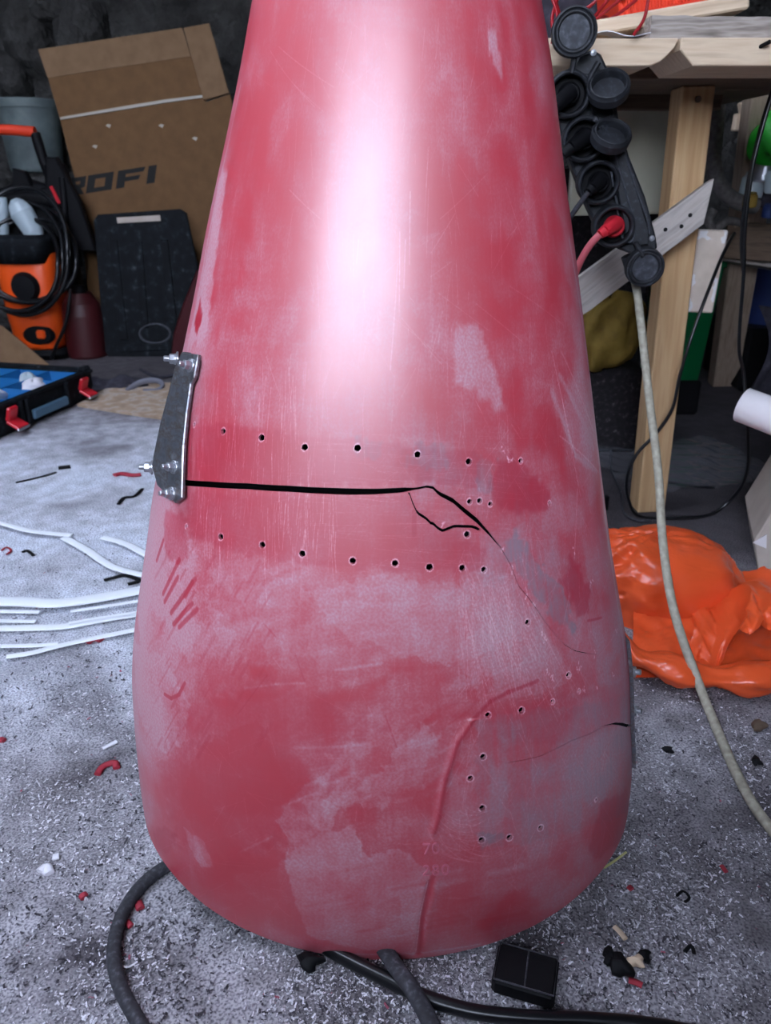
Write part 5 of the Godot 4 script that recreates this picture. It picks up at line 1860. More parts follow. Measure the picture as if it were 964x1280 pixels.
	for q in [[[687, -10, 1.17], [697, 20, 1.15], [690, 55, 1.15]], [[700, -10, 1.17], [690, 25, 1.15], [697, 52, 1.15]], [[693, -12, 1.18], [700, 20, 1.16], [715, 40, 1.17]], [[730, 36, 1.24], [760, 12, 1.22], [790, -12, 1.2]], [[738, 28, 1.25], [752, 10, 1.23], [770, -12, 1.22]], [[745, 34, 1.25], [775, 16, 1.23], [812, -14, 1.2]], [[724, 16, 1.25], [742, 4, 1.24], [752, -12, 1.24]], [[720, 25, 1.26], [740, 20, 1.25], [760, 22, 1.27]], [[812, -12, 1.14], [806, 22, 1.142], [792, 44, 1.15]]]:
		var pts := []
		for p in q:
			pts.append(at(p[0], p[1], p[2]))
		part("wire", tube(pts, 0.0022, 7, 6), M.red_wire, rw)
	tag(part("dark_case", box(Vector3(0.22, 0.16, 0.15), 0.01), M.cloth_dark, null, Transform3D(Basis.IDENTITY, Vector3(at(720, 0, 1.5).x, 0.767 + 0.08, -1.52))), "dark case on the bench behind the red wires", "case")

func right_side() -> void:
	# back of the bay under the bench
	var pbz := 1.66
	var pbl := at(740, 300, pbz)
	tag(part("pale_panel", box(Vector3(0.26, 0.2, 0.018), 0.003), M.panel_beige, null, Transform3D(Basis(Vector3.BACK, 0.02), Vector3(at(785, 300, pbz).x, 0.632, -pbz))), "pale beige panel under the bench top behind the front post", "panel")
	var crate := on_floor(868, 462)
	crate.z -= 0.0
	var gc := thing("green_crate", "green plastic crate on the floor under the bench, behind the front post", "crate", Transform3D(Basis.IDENTITY, Vector3(at(855, 420, 2.05).x, 0.0, -2.12)))
	local_part("body", lathe([[0.0, 0.005], [0.085, 0.005], [0.105, 0.3], [0.112, 0.3], [0.112, 0.33], [0.1, 0.33], [0.08, 0.02], [0.0, 0.02]], 4), M.green, gc, Transform3D(Basis(Vector3.UP, PI / 4), Vector3(0, 0.09, 0)))
	local_part("foot", box(Vector3(0.14, 0.095, 0.14), 0.006), M.black, gc, Transform3D(Basis.IDENTITY, Vector3(0, 0.0475, 0)))
	# mustard sack on a dark crate, and an added dark panel behind standing in for shade
	var mp := Vector3(at(764, 400, 1.72).x, 0.0, -1.74)
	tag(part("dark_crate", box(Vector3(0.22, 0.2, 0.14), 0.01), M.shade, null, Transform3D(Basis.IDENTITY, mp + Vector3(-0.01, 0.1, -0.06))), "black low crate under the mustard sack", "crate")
	tag(part("dark_cabinet", box(Vector3(0.36, 0.62, 0.2), 0.01), M.shade, null, Transform3D(Basis.IDENTITY, Vector3(0.5, 0.31, -2.14))), "added black backing that darkens the space below the pale beige panel", "backdrop")
	tag(part("sack", sheet(40, 24, func(u: float, v: float) -> Vector3:
		var an := -TAU * u
		var r := pow(sin(PI * clampf(v, 0.001, 0.999)), 0.45)
		var n := 1.0 + 0.10 * sin(an * 3.0 + v * 5.0) + 0.08 * cos(an * 8.0 - v * 12.0) + 0.05 * sin(an * 13.0 + v * 3.0)
		var c := cos(an)
		var s := sin(an)
		return Vector3(signf(c) * pow(absf(c), 0.7) * r * 0.075 * n, 0.285 + cos(PI * v) * 0.078 + 0.012 * sin(an * 2.0), signf(s) * pow(absf(s), 0.7) * r * 0.055 * n)), M.mustard, null, Transform3D(Basis.IDENTITY, mp)), "crumpled mustard yellow sack under the bench beside the beige cable", "sack")
	# bent grey pipe
	tag(part("bent_pipe", tube([at(897, 128, 1.84), at(894, 170, 1.84), at(892, 205, 1.84), at(900, 232, 1.84), at(918, 250, 1.84), at(945, 258, 1.85)], 0.017, 12, 6), M.pipe), "bent grey pipe between the front and rear bench posts", "pipe")
	tag(part("pipe_clamp", tube([at(893, 262, 1.8), at(886, 275, 1.8), at(893, 288, 1.8), at(903, 280, 1.8), at(912, 276, 1.82), at(925, 278, 1.84)], 0.009, 10, 5), M.pipe), "dull metal ring and rod behind the tip of the grey brace", "clamp")
	# things on the shelf by the rear post
	tag(part("green_bag", sheet(20, 12, func(u: float, v: float) -> Vector3:
		var an := -TAU * u
		var r := pow(sin(PI * clampf(v, 0.001, 0.999)), 0.5)
		return Vector3(cos(an) * r * 0.06 * (1.0 + 0.14 * sin(an * 5.0 + v * 4.0)), cos(PI * v) * 0.045 + 0.01 * sin(an * 3.0), sin(an) * r * 0.05)), M.lime, null, Transform3D(Basis.IDENTITY, at(976, 172, 1.8))), "bright green plastic bag at the right edge above the shelf", "bag")
	var g := RandomNumberGenerator.new()
	g.seed = 3
	var bits := [M.bottle, M.zinc, M.mustard, M.cloth_dark, M.blue_dark, M.bottle, M.wood_pale]
	var n_bits := ["glass jar", "tin can", "brass fitting", "dark lump", "blue cap", "clear jar", "wood offcut"]
	var spots := [[940, 232, 0.024, "grey glass jar nearest the rear post on the shelf"], [955, 214, 0.022, "shiny tin can below the green bag"], [938, 250, 0.014, "brassy fitting low on the shelf beside the rear post"], [962, 244, 0.024, "dark rounded jar at the right edge of the shelf"], [962, 263, 0.014, "blue cap at the right edge of the shelf"], [972, 225, 0.022, "clear jar cut by the right edge of the photograph"], [950, 228, 0.012, "tiny pale jar between the tin can and the dark jar"]]
	for i in spots.size():
		var s: Array = spots[i]
		var r: float = s[2]
		var p := at(s[0], s[1], 1.86 - 0.02 * (i % 3))
		tag(part("jar", lathe([[0.0, 0.0], [r, 0.0], [r * 1.05, r * 0.2], [r * 1.05, r * 1.6], [r * 0.8, r * 1.9], [r * 0.8, r * 2.1], [0.0, r * 2.1]], 18), bits[i], null, Transform3D(Basis(Vector3(g.randf(), 0.2, g.randf()).normalized(), g.randf_range(-0.4, 0.4)), p - Vector3(0, r, 0))), s[3], "jar")
	# dark cloth and blue tub under the shelf
	tag(part("blue_tub", lathe([[0.0, 0.0], [0.11, 0.0], [0.13, 0.16], [0.136, 0.16], [0.136, 0.175], [0.12, 0.175], [0.1, 0.02], [0.0, 0.02]], 24), M.blue_dark, null, Transform3D(Basis.IDENTITY, Vector3(at(990, 420, 2.3).x, 0.19, -2.45))), "dark blue tub under the shelf at the right edge", "tub")
	tag(part("dark_chest", box(Vector3(0.4, 0.19, 0.3), 0.01), M.black, null, Transform3D(Basis.IDENTITY, Vector3(at(1020, 420, 2.3).x, 0.095, -2.45))), "black low chest under the dark blue tub at the right edge", "chest")
	tag(part("dark_jacket", sheet(26, 20, func(u: float, v: float) -> Vector3:
		return Vector3((u - 0.5) * 0.3 + 0.02 * sin(v * 6.0), 0.30 * (1.0 - v), 0.03 * sin(u * 16.0 + v * 4.0) + 0.02 * sin(u * 31.0) + 0.08 * v), 0.006), M.cloth_dark, null, Transform3D(Basis.IDENTITY, Vector3(at(1030, 440, 1.95).x, 0.0, -2.02))), "dark work jacket heaped under the shelf by the right edge", "jacket")
	# cardboard tube and the grey box it lies on
	var ta := at(929, 506, 1.14)
	var tb := at(1070, 560, 1.02)
	var ax := (tb - ta).normalized()
	var st := start()
	var side := ax.cross(Vector3.UP).normalized()
	var basis := Basis(side, ax, side.cross(ax))
	var r := 0.0265
	var len := ta.distance_to(tb)
	add_lathe(st, [[r - 0.004, 0.0], [r, 0.0], [r, len], [r - 0.004, len]], 36, Transform3D(basis, ta))
	var tu := thing("cardboard_tube", "white cardboard tube poking in from the right edge above the grey box", "tube", Transform3D(Basis.IDENTITY, ta))
	part("wall", st.commit(), M.tube_paper, tu)
	st = start()
	add_lathe(st, [[r - 0.004, len], [r - 0.004, 0.0]], 36, Transform3D(basis, ta))
	part("inner_wall", st.commit(), M.tube_inside, tu)
	# the tube rests on a box that starts at the frame's edge
	var bx := PackedVector2Array()
	var o := on_floor(958, 716)
	var gbx := thing("grey_box", "grey cardboard box with a torn corner at the right edge", "box", Transform3D(Basis.IDENTITY, o))
	var f2 := frame(o, Vector3(1, 0, 0.35), Vector3(-0.33, 0.0, 0.94))
	part("body", prism(PackedVector2Array([Vector2(-0.028, 0.055), Vector2(-0.012, 0.0), Vector2(0.34, 0.0), Vector2(0.34, 0.34), Vector2(0.07, 0.34), Vector2(0.02, 0.20)]), 0.2, 0.002), M.box_grey, gbx, f2)
	part("torn_flap", prism(PackedVector2Array([Vector2(-0.03, 0.052), Vector2(-0.008, 0.045), Vector2(-0.012, 0.07)]), 0.002), M.tube_paper, gbx, Transform3D(f2.basis, f2.origin + f2.basis.z * 0.004))
	# clear film on the floor
	var c0 := on_floor(850, 585)
	tag(part("clear_film", sheet(40, 24, func(u: float, v: float) -> Vector3:
		var x := (u - 0.5) * 0.36
		var z := (v - 0.5) * 0.30
		return Vector3(x, 0.006 + 0.010 * absf(sin(u * 9.0 + v * 5.0)) * absf(cos(v * 11.0 - u * 3.0)) + 0.006 * absf(sin(u * 23.0 - v * 14.0)), z)), M.clear, null, Transform3D(Basis(Vector3.UP, 0.2), c0)), "crinkled clear plastic film on the floor behind the front post", "plastic film")
	tag(part("dark_rod", tube([on_floor(700, 492, 0.004), on_floor(760, 495, 0.004), on_floor(794, 498, 0.004)], 0.004, 8, 4), M.black), "thin dark rod on the shaded floor left of the front post", "rod")
	tag(part("dark_rod", tube([on_floor(835, 603, 0.004), on_floor(870, 608, 0.004), on_floor(893, 609, 0.004)], 0.003, 8, 4), M.black), "thin dark wire on the floor inside the hanging cable's loop", "wire")
	tag(part("black_clip", box(Vector3(0.008, 0.03, 0.012), 0.002), M.black, null, Transform3D(Basis.IDENTITY, on_floor(757, 637) + Vector3(0, 0.015, 0))), "small black clip on the floor touching the cowl's right edge", "clip")
	# black cable hanging in a loop
	var cab := thing("black_cable", "thin double black cable hanging from the right edge and looping round the front post", "cable", Transform3D(Basis.IDENTITY, on_floor(850, 646)))
	var z := 1.32
	part("strand", tube([at(975, 90, z), at(956, 150, z), at(940, 215, z), at(931, 290, z), at(930, 340, z), at(924, 430, z), at(930, 470, z), at(935, 540, 1.3), at(934, 590, 1.31), at(918, 620, 1.36), on_floor(890, 642, 0.006), on_floor(850, 647, 0.006), on_floor(800, 645, 0.006), at(786, 625, 1.34), at(784, 598, 1.33), at(796, 568, 1.335), at(822, 540, 1.335), at(841, 510, 1.335), at(850, 470, 1.335), at(865, 420, 1.34), at(885, 365, 1.36), at(904, 318, 1.4), at(918, 292, 1.46)], 0.003, 9, 6), M.black_gloss, cab)
	part("strand", tube([at(970, 100, z + 0.01), at(951, 160, z + 0.01), at(934, 235, z + 0.01), at(927, 300, z + 0.01), at(930, 345, z + 0.01)], 0.0028, 9, 6), M.black_gloss, cab)
	tag(part("thin_wire", tube([on_floor(782, 545, 0.005), on_floor(766, 556, 0.005), on_floor(764, 585, 0.005), on_floor(776, 615, 0.005), on_floor(780, 640, 0.005), on_floor(795, 650, 0.005), on_floor(815, 651, 0.005)], 0.0028, 8, 6), M.cable_dusty), "thin dusty wire curling on the floor left of the front post's foot", "wire")
	orange_bag()

func orange_bag() -> void:
	var t := thing("orange_bag", "crumpled orange plastic bag on the floor right of the cowl", "bag", Transform3D(Basis.IDENTITY, on_floor(870, 800)))
	var n := noise(71, 15.0, 2, FastNoiseLite.TYPE_CELLULAR)
	n.cellular_return_type = FastNoiseLite.RETURN_DISTANCE
	n.domain_warp_enabled = true
	n.domain_warp_amplitude = 0.03
	n.domain_warp_frequency = 8.0
	var n2 := noise(72, 42.0, 1, FastNoiseLite.TYPE_CELLULAR)
	n2.cellular_return_type = FastNoiseLite.RETURN_DISTANCE
	var fold := func(p: Vector3) -> float:
		return 0.72 * n.get_noise_3dv(p) + 0.28 * n2.get_noise_3dv(p)
	# the full dome at the back
	var c := on_floor(836, 800)
	c.z -= 0.10
	part("pouch", sheet(110, 70, func(u: float, v: float) -> Vector3:
		var an := -TAU * u
		var r := sin(PI * 0.5 * v)
		var hh := cos(PI * 0.5 * v)
		var x := cos(an)
		var z := sin(an)
		var p := Vector3(x * r * 0.155, pow(hh, 0.62) * 0.128 * (1.0 - 0.06 * x * r), z * r * 0.095)
		var calm := smoothstep(0.75, 0.2, Vector2(x * r - 0.25, hh - 0.55).length())
		var k: float = fold.call(p + Vector3(3, 0, 0))
		var pleat := sin(an * 13.0 + 3.0 * sin(v * 5.0)) * smoothstep(0.1, -0.6, x * r) * r
		return p + Vector3(x, 0.7 * hh + 0.2, z) * (0.030 * (1.0 - 0.8 * calm) * k + 0.006 * pleat))
		, M.bag, t, Transform3D(Basis(Vector3.UP, -0.1), Vector3(c.x, 0.002, c.z)))
	# the rolled lip lying in front
	var lip := smooth_path([on_floor(768, 800, 0.03), on_floor(790, 820, 0.028), on_floor(830, 836, 0.026), on_floor(880, 846, 0.020), on_floor(930, 850, 0.018), on_floor(1010, 842, 0.03)], 14)
	var m := lip.size() - 1
	part("lip", sheet(m, 26, func(u: float, v: float) -> Vector3:
		var p: Vector3 = lip[int(round(u * m))]
		var an := lerpf(-2.9, 2.3, v)
		var rr := 0.025 * (1.0 + 0.18 * sin(u * 17.0))
		var q := p + Vector3(0.0, cos(an) * rr, sin(an) * rr * 1.35)
		var k: float = fold.call(q * Vector3(0.55, 1.3, 1.3) + Vector3(9, 0, 0))
		q += Vector3(0, cos(an), sin(an)) * 0.022 * k
		q.y = maxf(q.y + 0.004, 0.003)
		return q), M.bag, t)
	# the gathered flap on the right, open underneath
	part("flap", sheet(70, 46, func(u: float, v: float) -> Vector3:
		var top := at(lerpf(872, 1010, u), lerpf(742, 722, u) + 8.0 * sin(u * 9.0), lerpf(0.96, 0.92, u))
		var saw := absf(fmod(u * 5.0 + 10.0, 1.0) - 0.5) * 2.0
		var bot := at(lerpf(856, 1005, u), lerpf(846, 815, u) - 46.0 * smoothstep(0.3, 0.52, u) + 10.0 * saw, lerpf(0.83, 0.80, u))
		var p := top.lerp(bot, v)
		var k: float = fold.call(Vector3(u * 0.22 - v * 0.10, v * 0.06, 5.0))
		p += Vector3(0.05, 0.6, 0.75) * (0.022 * sin(PI * v) + 0.034 * k + 0.004 * sin(u * 34.0 - v * 9.0))
		p.y = maxf(p.y, 0.012)
		return p), M.bag, t)
	part("inner_fold", sheet(50, 36, func(u: float, v: float) -> Vector3:
		var p := on_floor(lerpf(790, 1010, u), lerpf(842, 740, v), 0.01)
		var k: float = fold.call(p + Vector3(2, 0, 0))
		p.y = maxf(0.014 + 0.05 * v + k * 0.03, 0.004)
		return p), M.bag, t)

func power_strip() -> void:
	var d := 1.115
	var A := at(728, 84, d)
	var B := at(800, 318, d)
	var up := (A - B).normalized()
	var fz := Vector3(-0.10, 0.0, 0.995)
	var z := (fz - up * fz.dot(up)).normalized()
	var fr := Transform3D(Basis(up.cross(z), up, z), A)
	var loc := func(px: float, py: float, lift := 0.0) -> Vector3:
		var e := Vector3(0, EYE, 0)
		var dd := ray(px, py)
		var o := fr.origin + fr.basis.z * lift
		return fr.affine_inverse() * (e + dd * ((o - e).dot(fr.basis.z) / dd.dot(fr.basis.z)))
	var flat := func(pix: Array, lift := 0.0) -> PackedVector2Array:
		var out := PackedVector2Array()
		for p in pix:
			var q: Vector3 = loc.call(p[0], p[1], lift)
			out.append(Vector2(q.x, q.y))
		return out
	var t := thing("power_strip", "black rubber power strip with round capped sockets hanging from the bench edge", "power strip", fr)
	local_part("body", prism(flat.call([[690, 130], [700, 98], [718, 80], [724, 68], [742, 62], [752, 68], [766, 100], [774, 150], [787, 196], [807, 246], [820, 294], [822, 310], [806, 322], [790, 318], [774, 312], [754, 300], [736, 262], [722, 226], [706, 186]]), 0.034, 0.003), M.rubber, t)
	local_part("rail", prism(flat.call([[730, 92], [756, 90], [774, 160], [793, 225], [812, 288], [811, 306], [796, 308], [784, 300], [772, 240], [752, 170], [738, 128]], 0.008), 0.009, 0.002), M.rubber, t, Transform3D(Basis.IDENTITY, Vector3(0, 0, 0.008)))
	var rib := func(pix: Array):
		var pts := []
		for p in pix:
			pts.append(loc.call(p[0], p[1], 0.009))
		local_part("rib", tube(pts, 0.0013, 7, 5), M.rubber_face, t)
	rib.call([[768, 186], [782, 238], [792, 275], [793, 296], [786, 303], [778, 296], [772, 262], [764, 214]])
	rib.call([[780, 186], [792, 226], [808, 270], [812, 292]])
	var scr := start()
	add_lathe(scr, [[0.0, 0.0], [0.004, 0.0], [0.0036, 0.002], [0.0, 0.0024]], 12, Transform3D(Basis(Vector3.RIGHT, PI / 2), loc.call(742, 66, 0.0)))
	local_part("screw", scr.commit(), M.zinc, t)
	scr = start()
	add_lathe(scr, [[0.0, 0.0], [0.004, 0.0], [0.0036, 0.002], [0.0, 0.0024]], 12, Transform3D(Basis(Vector3.RIGHT, PI / 2), loc.call(815, 298, 0.0)))
	local_part("screw", scr.commit(), M.zinc, t)
	var ax := Basis(Vector3.RIGHT, PI / 2)
	var cents := [[711, 118], [730, 174], [748, 228], [767, 283]]
	for s in cents:
		var st := start()
		var c: Vector3 = loc.call(s[0], s[1], 0.012)
		add_lathe(st, [[0.0278, -0.014], [0.0278, 0.004], [0.0265, 0.0075], [0.0245, 0.009], [0.0225, 0.0075], [0.0215, 0.004], [0.0215, 0.002]], 36, Transform3D(ax, c))
		var so := local_part("socket", st.commit(), M.rubber, t)
		st = start()
		add_lathe(st, [[0.0215, 0.002], [0.0212, -0.0108], [0.0, -0.0108]], 36, Transform3D(ax, c))
		local_part("recess", st.commit(), M.black, so)  # lining blackened to paint in the dark of a deep hollow
		st = start()
		for k in [-1.0, 1.0]:
			add_lathe(st, [[0.0, -0.0099], [0.0024, -0.0099], [0.0024, -0.0092], [0.0, -0.0092]], 10, Transform3D(ax, c + Vector3(0.0095 * k, 0, 0)))
		local_part("contact", st.commit(), M.zinc, so)
	# lids: the first is flung up, two stand open, the last hangs down
	var lid := [[0.0, -0.007], [0.0275, -0.007], [0.0275, 0.003], [0.0268, 0.0065], [0.025, 0.007], [0.0235, 0.0045], [0.022, 0.0065], [0.0205, 0.0065], [0.0195, 0.005], [0.0185, 0.003], [0.0, 0.003]]
	for L in [[718, 40, 0.025, 0.0, 0.0, 1.0, true], [761, 110, 0.03, -0.75, 0.2, 0.92, false], [764, 170, 0.03, -0.85, 0.55, 0.9, false], [806, 334, 0.012, 0.1, -0.05, 0.95, true]]:
		var c: Vector3 = loc.call(L[0], L[1], L[2])
		var bs := Basis(Vector3.BACK, -L[4]) * Basis(Vector3.RIGHT, L[3]) * ax * Basis.from_scale(Vector3.ONE * L[5])
		var st := start()
		var cup := [[0.0, -0.008], [0.0275, -0.008], [0.0285, 0.004], [0.027, 0.0075], [0.0255, 0.005], [0.0245, 0.008], [0.0232, 0.0085], [0.0222, 0.006], [0.0212, -0.0035], [0.0, -0.0035]]
		add_lathe(st, lid if L[6] else cup, 40, Transform3D(bs, c))
		var lo := local_part("lid", st.commit(), M.rubber, t)
		st = start()
		if L[6]:
			add_lathe(st, [[0.018, 0.0032], [0.018, 0.0034], [0.0, 0.0034]], 36, Transform3D(bs, c))
		else:
			add_lathe(st, [[0.020, -0.0034], [0.020, -0.0030], [0.0, -0.0030]], 36, Transform3D(bs, c))
		local_part("lid_face", st.commit(), M.rubber_face if L[6] else M.rubber, lo)
	for h in [[[718, 62], [717, 78], [714, 92]], [[748, 78], [738, 96], [734, 108]], [[742, 152], [745, 148], [748, 160]], [[795, 303], [799, 312], [803, 320]]]:
		var pts := []
		for p in h:
			pts.append(loc.call(p[0], p[1], 0.014))
		local_part("hinge_strap", tube(pts, 0.009, 8, 4, -1, 0.4), M.rubber, t)
	local_part("gland", lathe([[0.0, -0.03], [0.011, -0.03], [0.013, -0.02], [0.013, 0.0], [0.0, 0.0]], 18), M.rubber, t, Transform3D(Basis.IDENTITY, loc.call(788, 318, -0.015)))
	# plugs with their cables
	var w := func(px: float, py: float, lift: float) -> Vector3: return fr * (loc.call(px, py, lift) as Vector3)
	var plug := func(s: Array, tail: Array, m: Material, cm: Material, r: float, label: String):
		var c: Vector3 = w.call(s[0], s[1], 0.004)
		var p := thing("plug", label, "plug", Transform3D(Basis.IDENTITY, c))
		var st := start()
		add_lathe(st, [[0.0, -0.001], [0.0135, -0.001], [0.0145, 0.003], [0.0135, 0.009], [0.011, 0.013], [0.0, 0.014]], 24, Transform3D(fr.basis * ax, c))
		part("plug_face", st.commit(), m, p)
		var pts := [w.call(s[0] + 3, s[1] - 3, 0.016)]
		for q in tail.slice(0, 2):
			pts.append(w.call(q[0], q[1], q[2]))
		part("grip", tube(pts, 0.0105, 12, 6, 0.0075), m, p)
		part("sleeve", tube([pts[pts.size() - 1], w.call(tail[2][0], tail[2][1], tail[2][2])], 0.0078, 12, 3, 0.0062), m, p)
		var cp := []
		for q in tail.slice(2):
			cp.append(w.call(q[0], q[1], q[2]) if q.size() == 3 else Vector3(q[0], q[1], q[2]) + Vector3(0, 0, 0))
		var e: Vector3 = cp[cp.size() - 1]
		var off := 0.035 * float(String(p.name).right(1).to_int())
		cp.append(Vector3(e.x - 0.05, e.y * 0.45, e.z + 0.03 - off))
		cp.append(Vector3(e.x - 0.07, 0.02, e.z + 0.05 - off))
		cp.append(Vector3(e.x - 0.13, r, e.z + 0.02 - off))
		cp.append(Vector3(e.x - 0.25, r, e.z - 0.05 - off))
		part("cable", tube(cp, r, 10, 6), cm, p)
	plug.call([711, 118], [[700, 128, 0.03], [694, 134, 0.034], [688, 142, 0.036], [676, 170, 0.02], [668, 230, 0.0]], M.black, M.cable_dusty, 0.0045, "black plug in the topmost socket, half behind the cowl")
	plug.call([730, 174], [[720, 180, 0.028], [714, 184, 0.032], [704, 194, 0.034], [690, 214, 0.02], [676, 260, 0.0]], M.black, M.cable_dusty, 0.0045, "black plug in the second socket from the top")
	plug.call([748, 228], [[744, 232, 0.026], [740, 236, 0.032], [736, 240, 0.034], [724, 256, 0.03], [712, 274, 0.02], [694, 310, 0.0]], M.black, M.cable_dusty, 0.0034, "black plug in the third socket with a thin grey lead")
	plug.call([767, 283], [[762, 285, 0.03], [756, 289, 0.036], [750, 293, 0.038], [738, 306, 0.036], [726, 326, 0.03], [716, 350, 0.02], [700, 390, 0.0]], M.red_plug, M.red_cable, 0.005, "red plug with a dusty red lead in the lowest socket")
	var rp := start()
	# beige supply cable down to the floor
	var pts := [w.call(789, 334, -0.012), w.call(796, 362, -0.012), at(802, 410, 1.10), at(812, 500, 1.05), at(823, 590, 0.98), at(829, 680, 0.92), at(843, 765, 0.84), on_floor(872, 850, 0.03), on_floor(900, 920, 0.008), on_floor(930, 985, 0.006), on_floor(964, 1036, 0.006), on_floor(1040, 1120, 0.006), on_floor(1200, 1260, 0.006)]
	tag(part("supply_cable", tube(pts, 0.0056, 12, 8), M.beige_cable), "beige dusty cable running from the power strip down across the floor", "cable")

# ---------------------------------------------------------------- floor in front
func foreground() -> void:
	var line3 := func(pix: Array, r: float, lift := 0.0) -> Array:
		var out := []
		for p in pix:
			out.append(on_floor(p[0], p[1], r + (p[2] if p.size() > 2 else 0.0)))
		return out
	tag(part("black_hose", tube(line3.call([[330, 1060], [260, 1066], [214, 1080], [178, 1106], [152, 1145], [142, 1190], [150, 1232], [172, 1275], [200, 1320]], 0.006), 0.006, 12, 8), M.cable_dusty), "dusty black hose curving out from under the cowl at lower left", "hose")
	tag(part("thick_cable", tube(line3.call([[400, 1180], [436, 1200], [480, 1222], [530, 1246], [590, 1264], [660, 1272], [740, 1275], [830, 1284], [960, 1312]], 0.0058), 0.0058, 14, 8), M.black_gloss), "thick glossy black cable from under the cowl tip to the bottom right", "cable")
	tag(part("flat_cable", tube(line3.call([[470, 1170, 0.004], [492, 1204, 0.008], [512, 1232, 0.011], [530, 1262, 0.004], [548, 1300, 0.0]], 0.006), 0.0072, 12, 8, -1, 0.7), M.cable_dusty), "matt black cable crossing over the thick glossy cable below the cowl tip", "cable")
	# the black block
	var bp := on_floor(656, 1228)
	var blk := thing("rubber_block", "square black rubber block with grey edges below the cowl tip", "block", frame(bp, Vector3(1, 0, 0.32), Vector3(-0.3, 0, 1)))
	local_part("body", box(Vector3(0.05, 0.017, 0.036), 0.003), M.black, blk, Transform3D(Basis.IDENTITY, Vector3(0, 0.0085, 0)))
	local_part("rim", tube([Vector3(-0.0235, 0.017, -0.0165), Vector3(0.0235, 0.017, -0.0165), Vector3(0.0235, 0.017, 0.0165), Vector3(-0.0235, 0.017, 0.0165)], 0.0009, 6, 1, -1, 1.0, true), M.cable_dusty, blk)  # grey line round the top edges
	local_part("groove_rib", tube([Vector3(0.0, 0.0172, -0.016), Vector3(0.001, 0.0172, 0.016)], 0.0007, 6, 2), M.cable_dusty, blk)
	var crumbs := [[[388, 1208], 0.010, M.black, "small black rubber crumb on the floor left of the cowl tip"], [[762, 1200], 0.008, M.black, "black crumb beside the red shaving at lower right"], [[775, 1214], 0.011, M.black, "largest black crumb of the litter heap at lower right"], [[795, 1206], 0.007, M.wood_pale, "pale chip in the litter heap at lower right"], [[806, 1198], 0.006, M.black, "round black crumb right of the pale chip"], [[742, 1024], 0.006, M.black, "black crumb close to the cowl's lower right edge"], [[948, 912], 0.010, M.wood_dark, "brown lump by the beige cable at the right edge"], [[945, 955], 0.007, M.black, "black crumb under the beige cable's right side"], [[835, 940], 0.006, M.black, "black crumb between the cowl and the beige cable"]]
	var k := 0
	for c in crumbs:
		var r: float = c[1]
		var o := part("crumb", sheet(12, 8, func(u: float, v: float) -> Vector3:
			var an := -TAU * u
			var s := sin(PI * clampf(v, 0.001, 0.999))
			var n := 1.0 + 0.3 * sin(an * 3.0 + v * 5.0 + k * 1.7) + 0.15 * cos(an * 5.0 + k)
			return Vector3(cos(an) * s * r * n, r * 0.6 + cos(PI * v) * r * 0.6, sin(an) * s * r * 0.75 * n)), c[2], null, Transform3D(Basis(Vector3.UP, k * 1.1), on_floor(c[0][0], c[0][1])))
		tag(o, c[3], "crumb")
		k += 1
	var bits := [[[[122, 968], [127, 960], [135, 955], [144, 954], [146, 960]], 0.0042, M.red_chip, "curled red plastic chip on the floor left of the cowl"], [[[128, 936], [146, 927]], 0.003, M.white_chip, "short white stick above the curled red chip"], [[[172, 1128], [176, 1136]], 0.004, M.red_chip, "red crumb beside the black hose's inner side"], [[[103, 1118], [106, 1122]], 0.004, M.red_chip, "red crumb left of the black hose"], [[[158, 1152], [164, 1158]], 0.003, M.red_chip, "tiny red crumb touching the black hose"], [[[0, 924], [5, 926]], 0.004, M.red_chip, "red crumb cut by the left edge"], [[[786, 1225], [795, 1228], [803, 1232]], 0.003, M.red_chip, "flat red shaving near the bottom right litter heap"], [[[786, 1108], [790, 1112]], 0.003, M.red_chip, "red crumb right of the cowl's lower edge"], [[[902, 1082], [908, 1090]], 0.0025, M.red_chip, "red crumb near the right edge below the beige cable"], [[[50, 1090], [58, 1084], [62, 1092]], 0.005, M.white_chip, "white flake on the left floor, larger one"], [[[66, 1072], [74, 1070]], 0.004, M.white_chip, "white flake on the left floor, smaller one"], [[[768, 1158], [776, 1166], [782, 1174]], 0.0026, M.wood_pale, "small pale twig above the litter heap"], [[[755, 1085], [770, 1075], [783, 1065]], 0.0012, M.straw, "yellow blade of straw at the cowl's lower right edge"], [[[150, 1206], [160, 1209], [172, 1202]], 0.0009, M.white_chip, "fine pale bristle lying across from the black hose"], [[[846, 1120], [854, 1114], [862, 1122], [856, 1128]], 0.0014, M.black, "thin black curl on the right floor"], [[[856, 1190], [864, 1182], [868, 1192]], 0.0018, M.black, "small black curl near the bottom right"]]
	for b in bits:
		tag(part("scrap", tube(line3.call(b[0], 0.002), b[1], 7, 4, -1, 0.6), b[2]), b[3], "scrap")

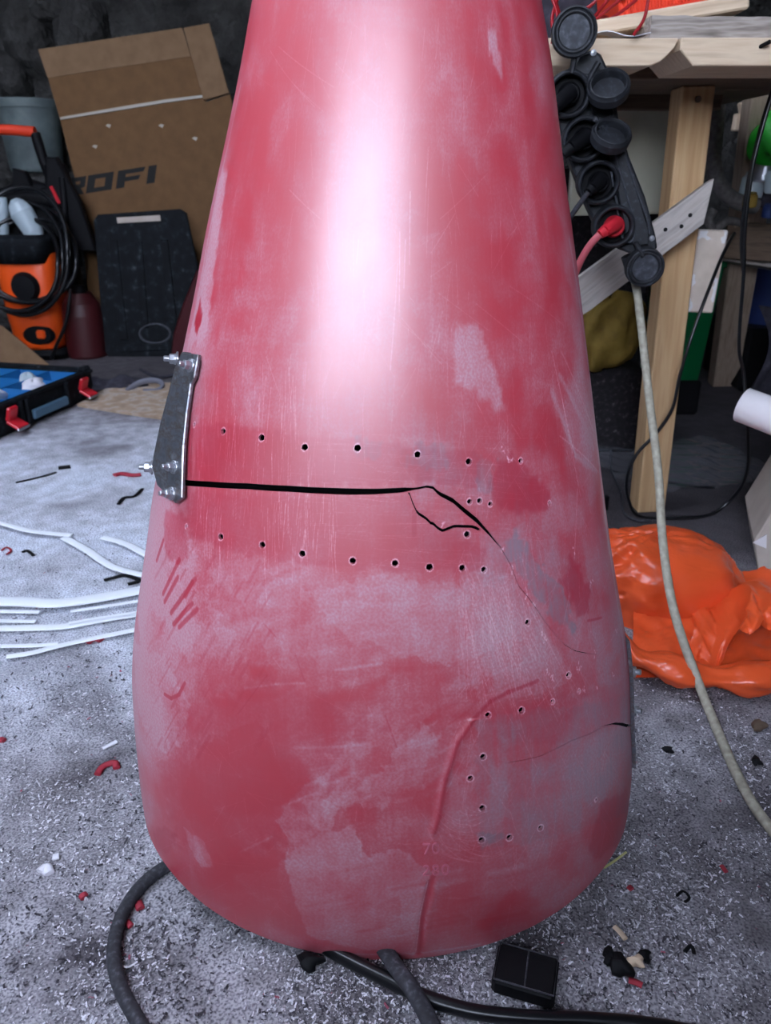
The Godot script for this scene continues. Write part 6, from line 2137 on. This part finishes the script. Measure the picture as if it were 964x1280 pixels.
func shavings() -> void:
	# the floor is strewn with sanding shavings that nobody could count
	for kind in [["pale_shavings", 95000, Color(0.62, 0.605, 0.645), 0.0020, "pale plastic shavings and dust strewn over the concrete floor", 5], ["dark_shavings", 34000, Color(0.045, 0.04, 0.05), 0.0025, "dark rubber shavings strewn over the concrete floor", 6], ["red_shavings", 700, Color(0.34, 0.08, 0.12), 0.0024, "red plastic shavings scattered on the concrete floor", 9]]:
		var st := start()
		var w := 0.34
		for k in 2:
			var a := Vector3(-0.5 + k * 0.5, 0.16 * absf(k - 1) * 0.6, -w * 0.5)
			var b := Vector3(0.0 + k * 0.5, 0.22 * (1 - k), -w * 0.5 + 0.12 * k)
			quad(st, a, b, b + Vector3(0, 0.05, w), a + Vector3(0, 0.02, w), Vector3.UP)
		var mesh := st.commit()
		var mm := MultiMesh.new()
		mm.transform_format = MultiMesh.TRANSFORM_3D
		mm.use_colors = true
		mm.mesh = mesh
		var g := RandomNumberGenerator.new()
		g.seed = kind[5]
		var clump := noise(81 + kind[5], 6.0, 3)
		var list := []
		var n: int = kind[1]
		var tries := 0
		while list.size() < n and tries < n * 6:
			tries += 1
			# densest round the cowl's foot, thinning out into the room
			var p := Vector3(0.0, 0.0, -0.22 - 1.2 * pow(g.randf(), 1.9 if kind[5] != 6 else 2.6))
			p.x = g.randf_range(-0.95, 0.85) * (0.32 + 0.8 * -p.z)
			if p.x < 0.0 and p.z < -0.85 and g.randf() < 0.8 * smoothstep(-0.85, -1.1, p.z):
				continue
			if p.x > 0.25 and p.z < -1.12:
				continue
			var c := clump.get_noise_2d(p.x, p.z) + g.randf_range(-0.45, 0.45)
			if c < -0.05:
				continue
			var s: float = kind[3] * (0.45 + 1.9 * pow(g.randf(), 2.2))
			list.append([p, s])
		mm.instance_count = list.size()
		for i in list.size():
			var s: float = list[i][1]
			var bs := Basis(Vector3.UP, g.randf() * TAU) * Basis(Vector3.RIGHT, g.randf_range(-0.6, 0.6)) * Basis(Vector3.BACK, g.randf_range(-0.5, 0.5))
			mm.set_instance_transform(i, Transform3D(bs.scaled(Vector3(s, s, s)), list[i][0] + Vector3(0, s * 0.3, 0)))
			var col: Color = kind[2]
			var f := g.randf_range(0.7, 1.25)
			mm.set_instance_color(i, Color(col.r * f, col.g * f, col.b * f))
		var o := MultiMeshInstance3D.new()
		o.name = kind[0]
		o.multimesh = mm
		var m := mat(Color.WHITE, 0.85)
		m.vertex_color_use_as_albedo = true
		o.material_override = m
		add_child(o)
		o.set_meta("kind", "stuff")
		tag(o, kind[4], "shavings")
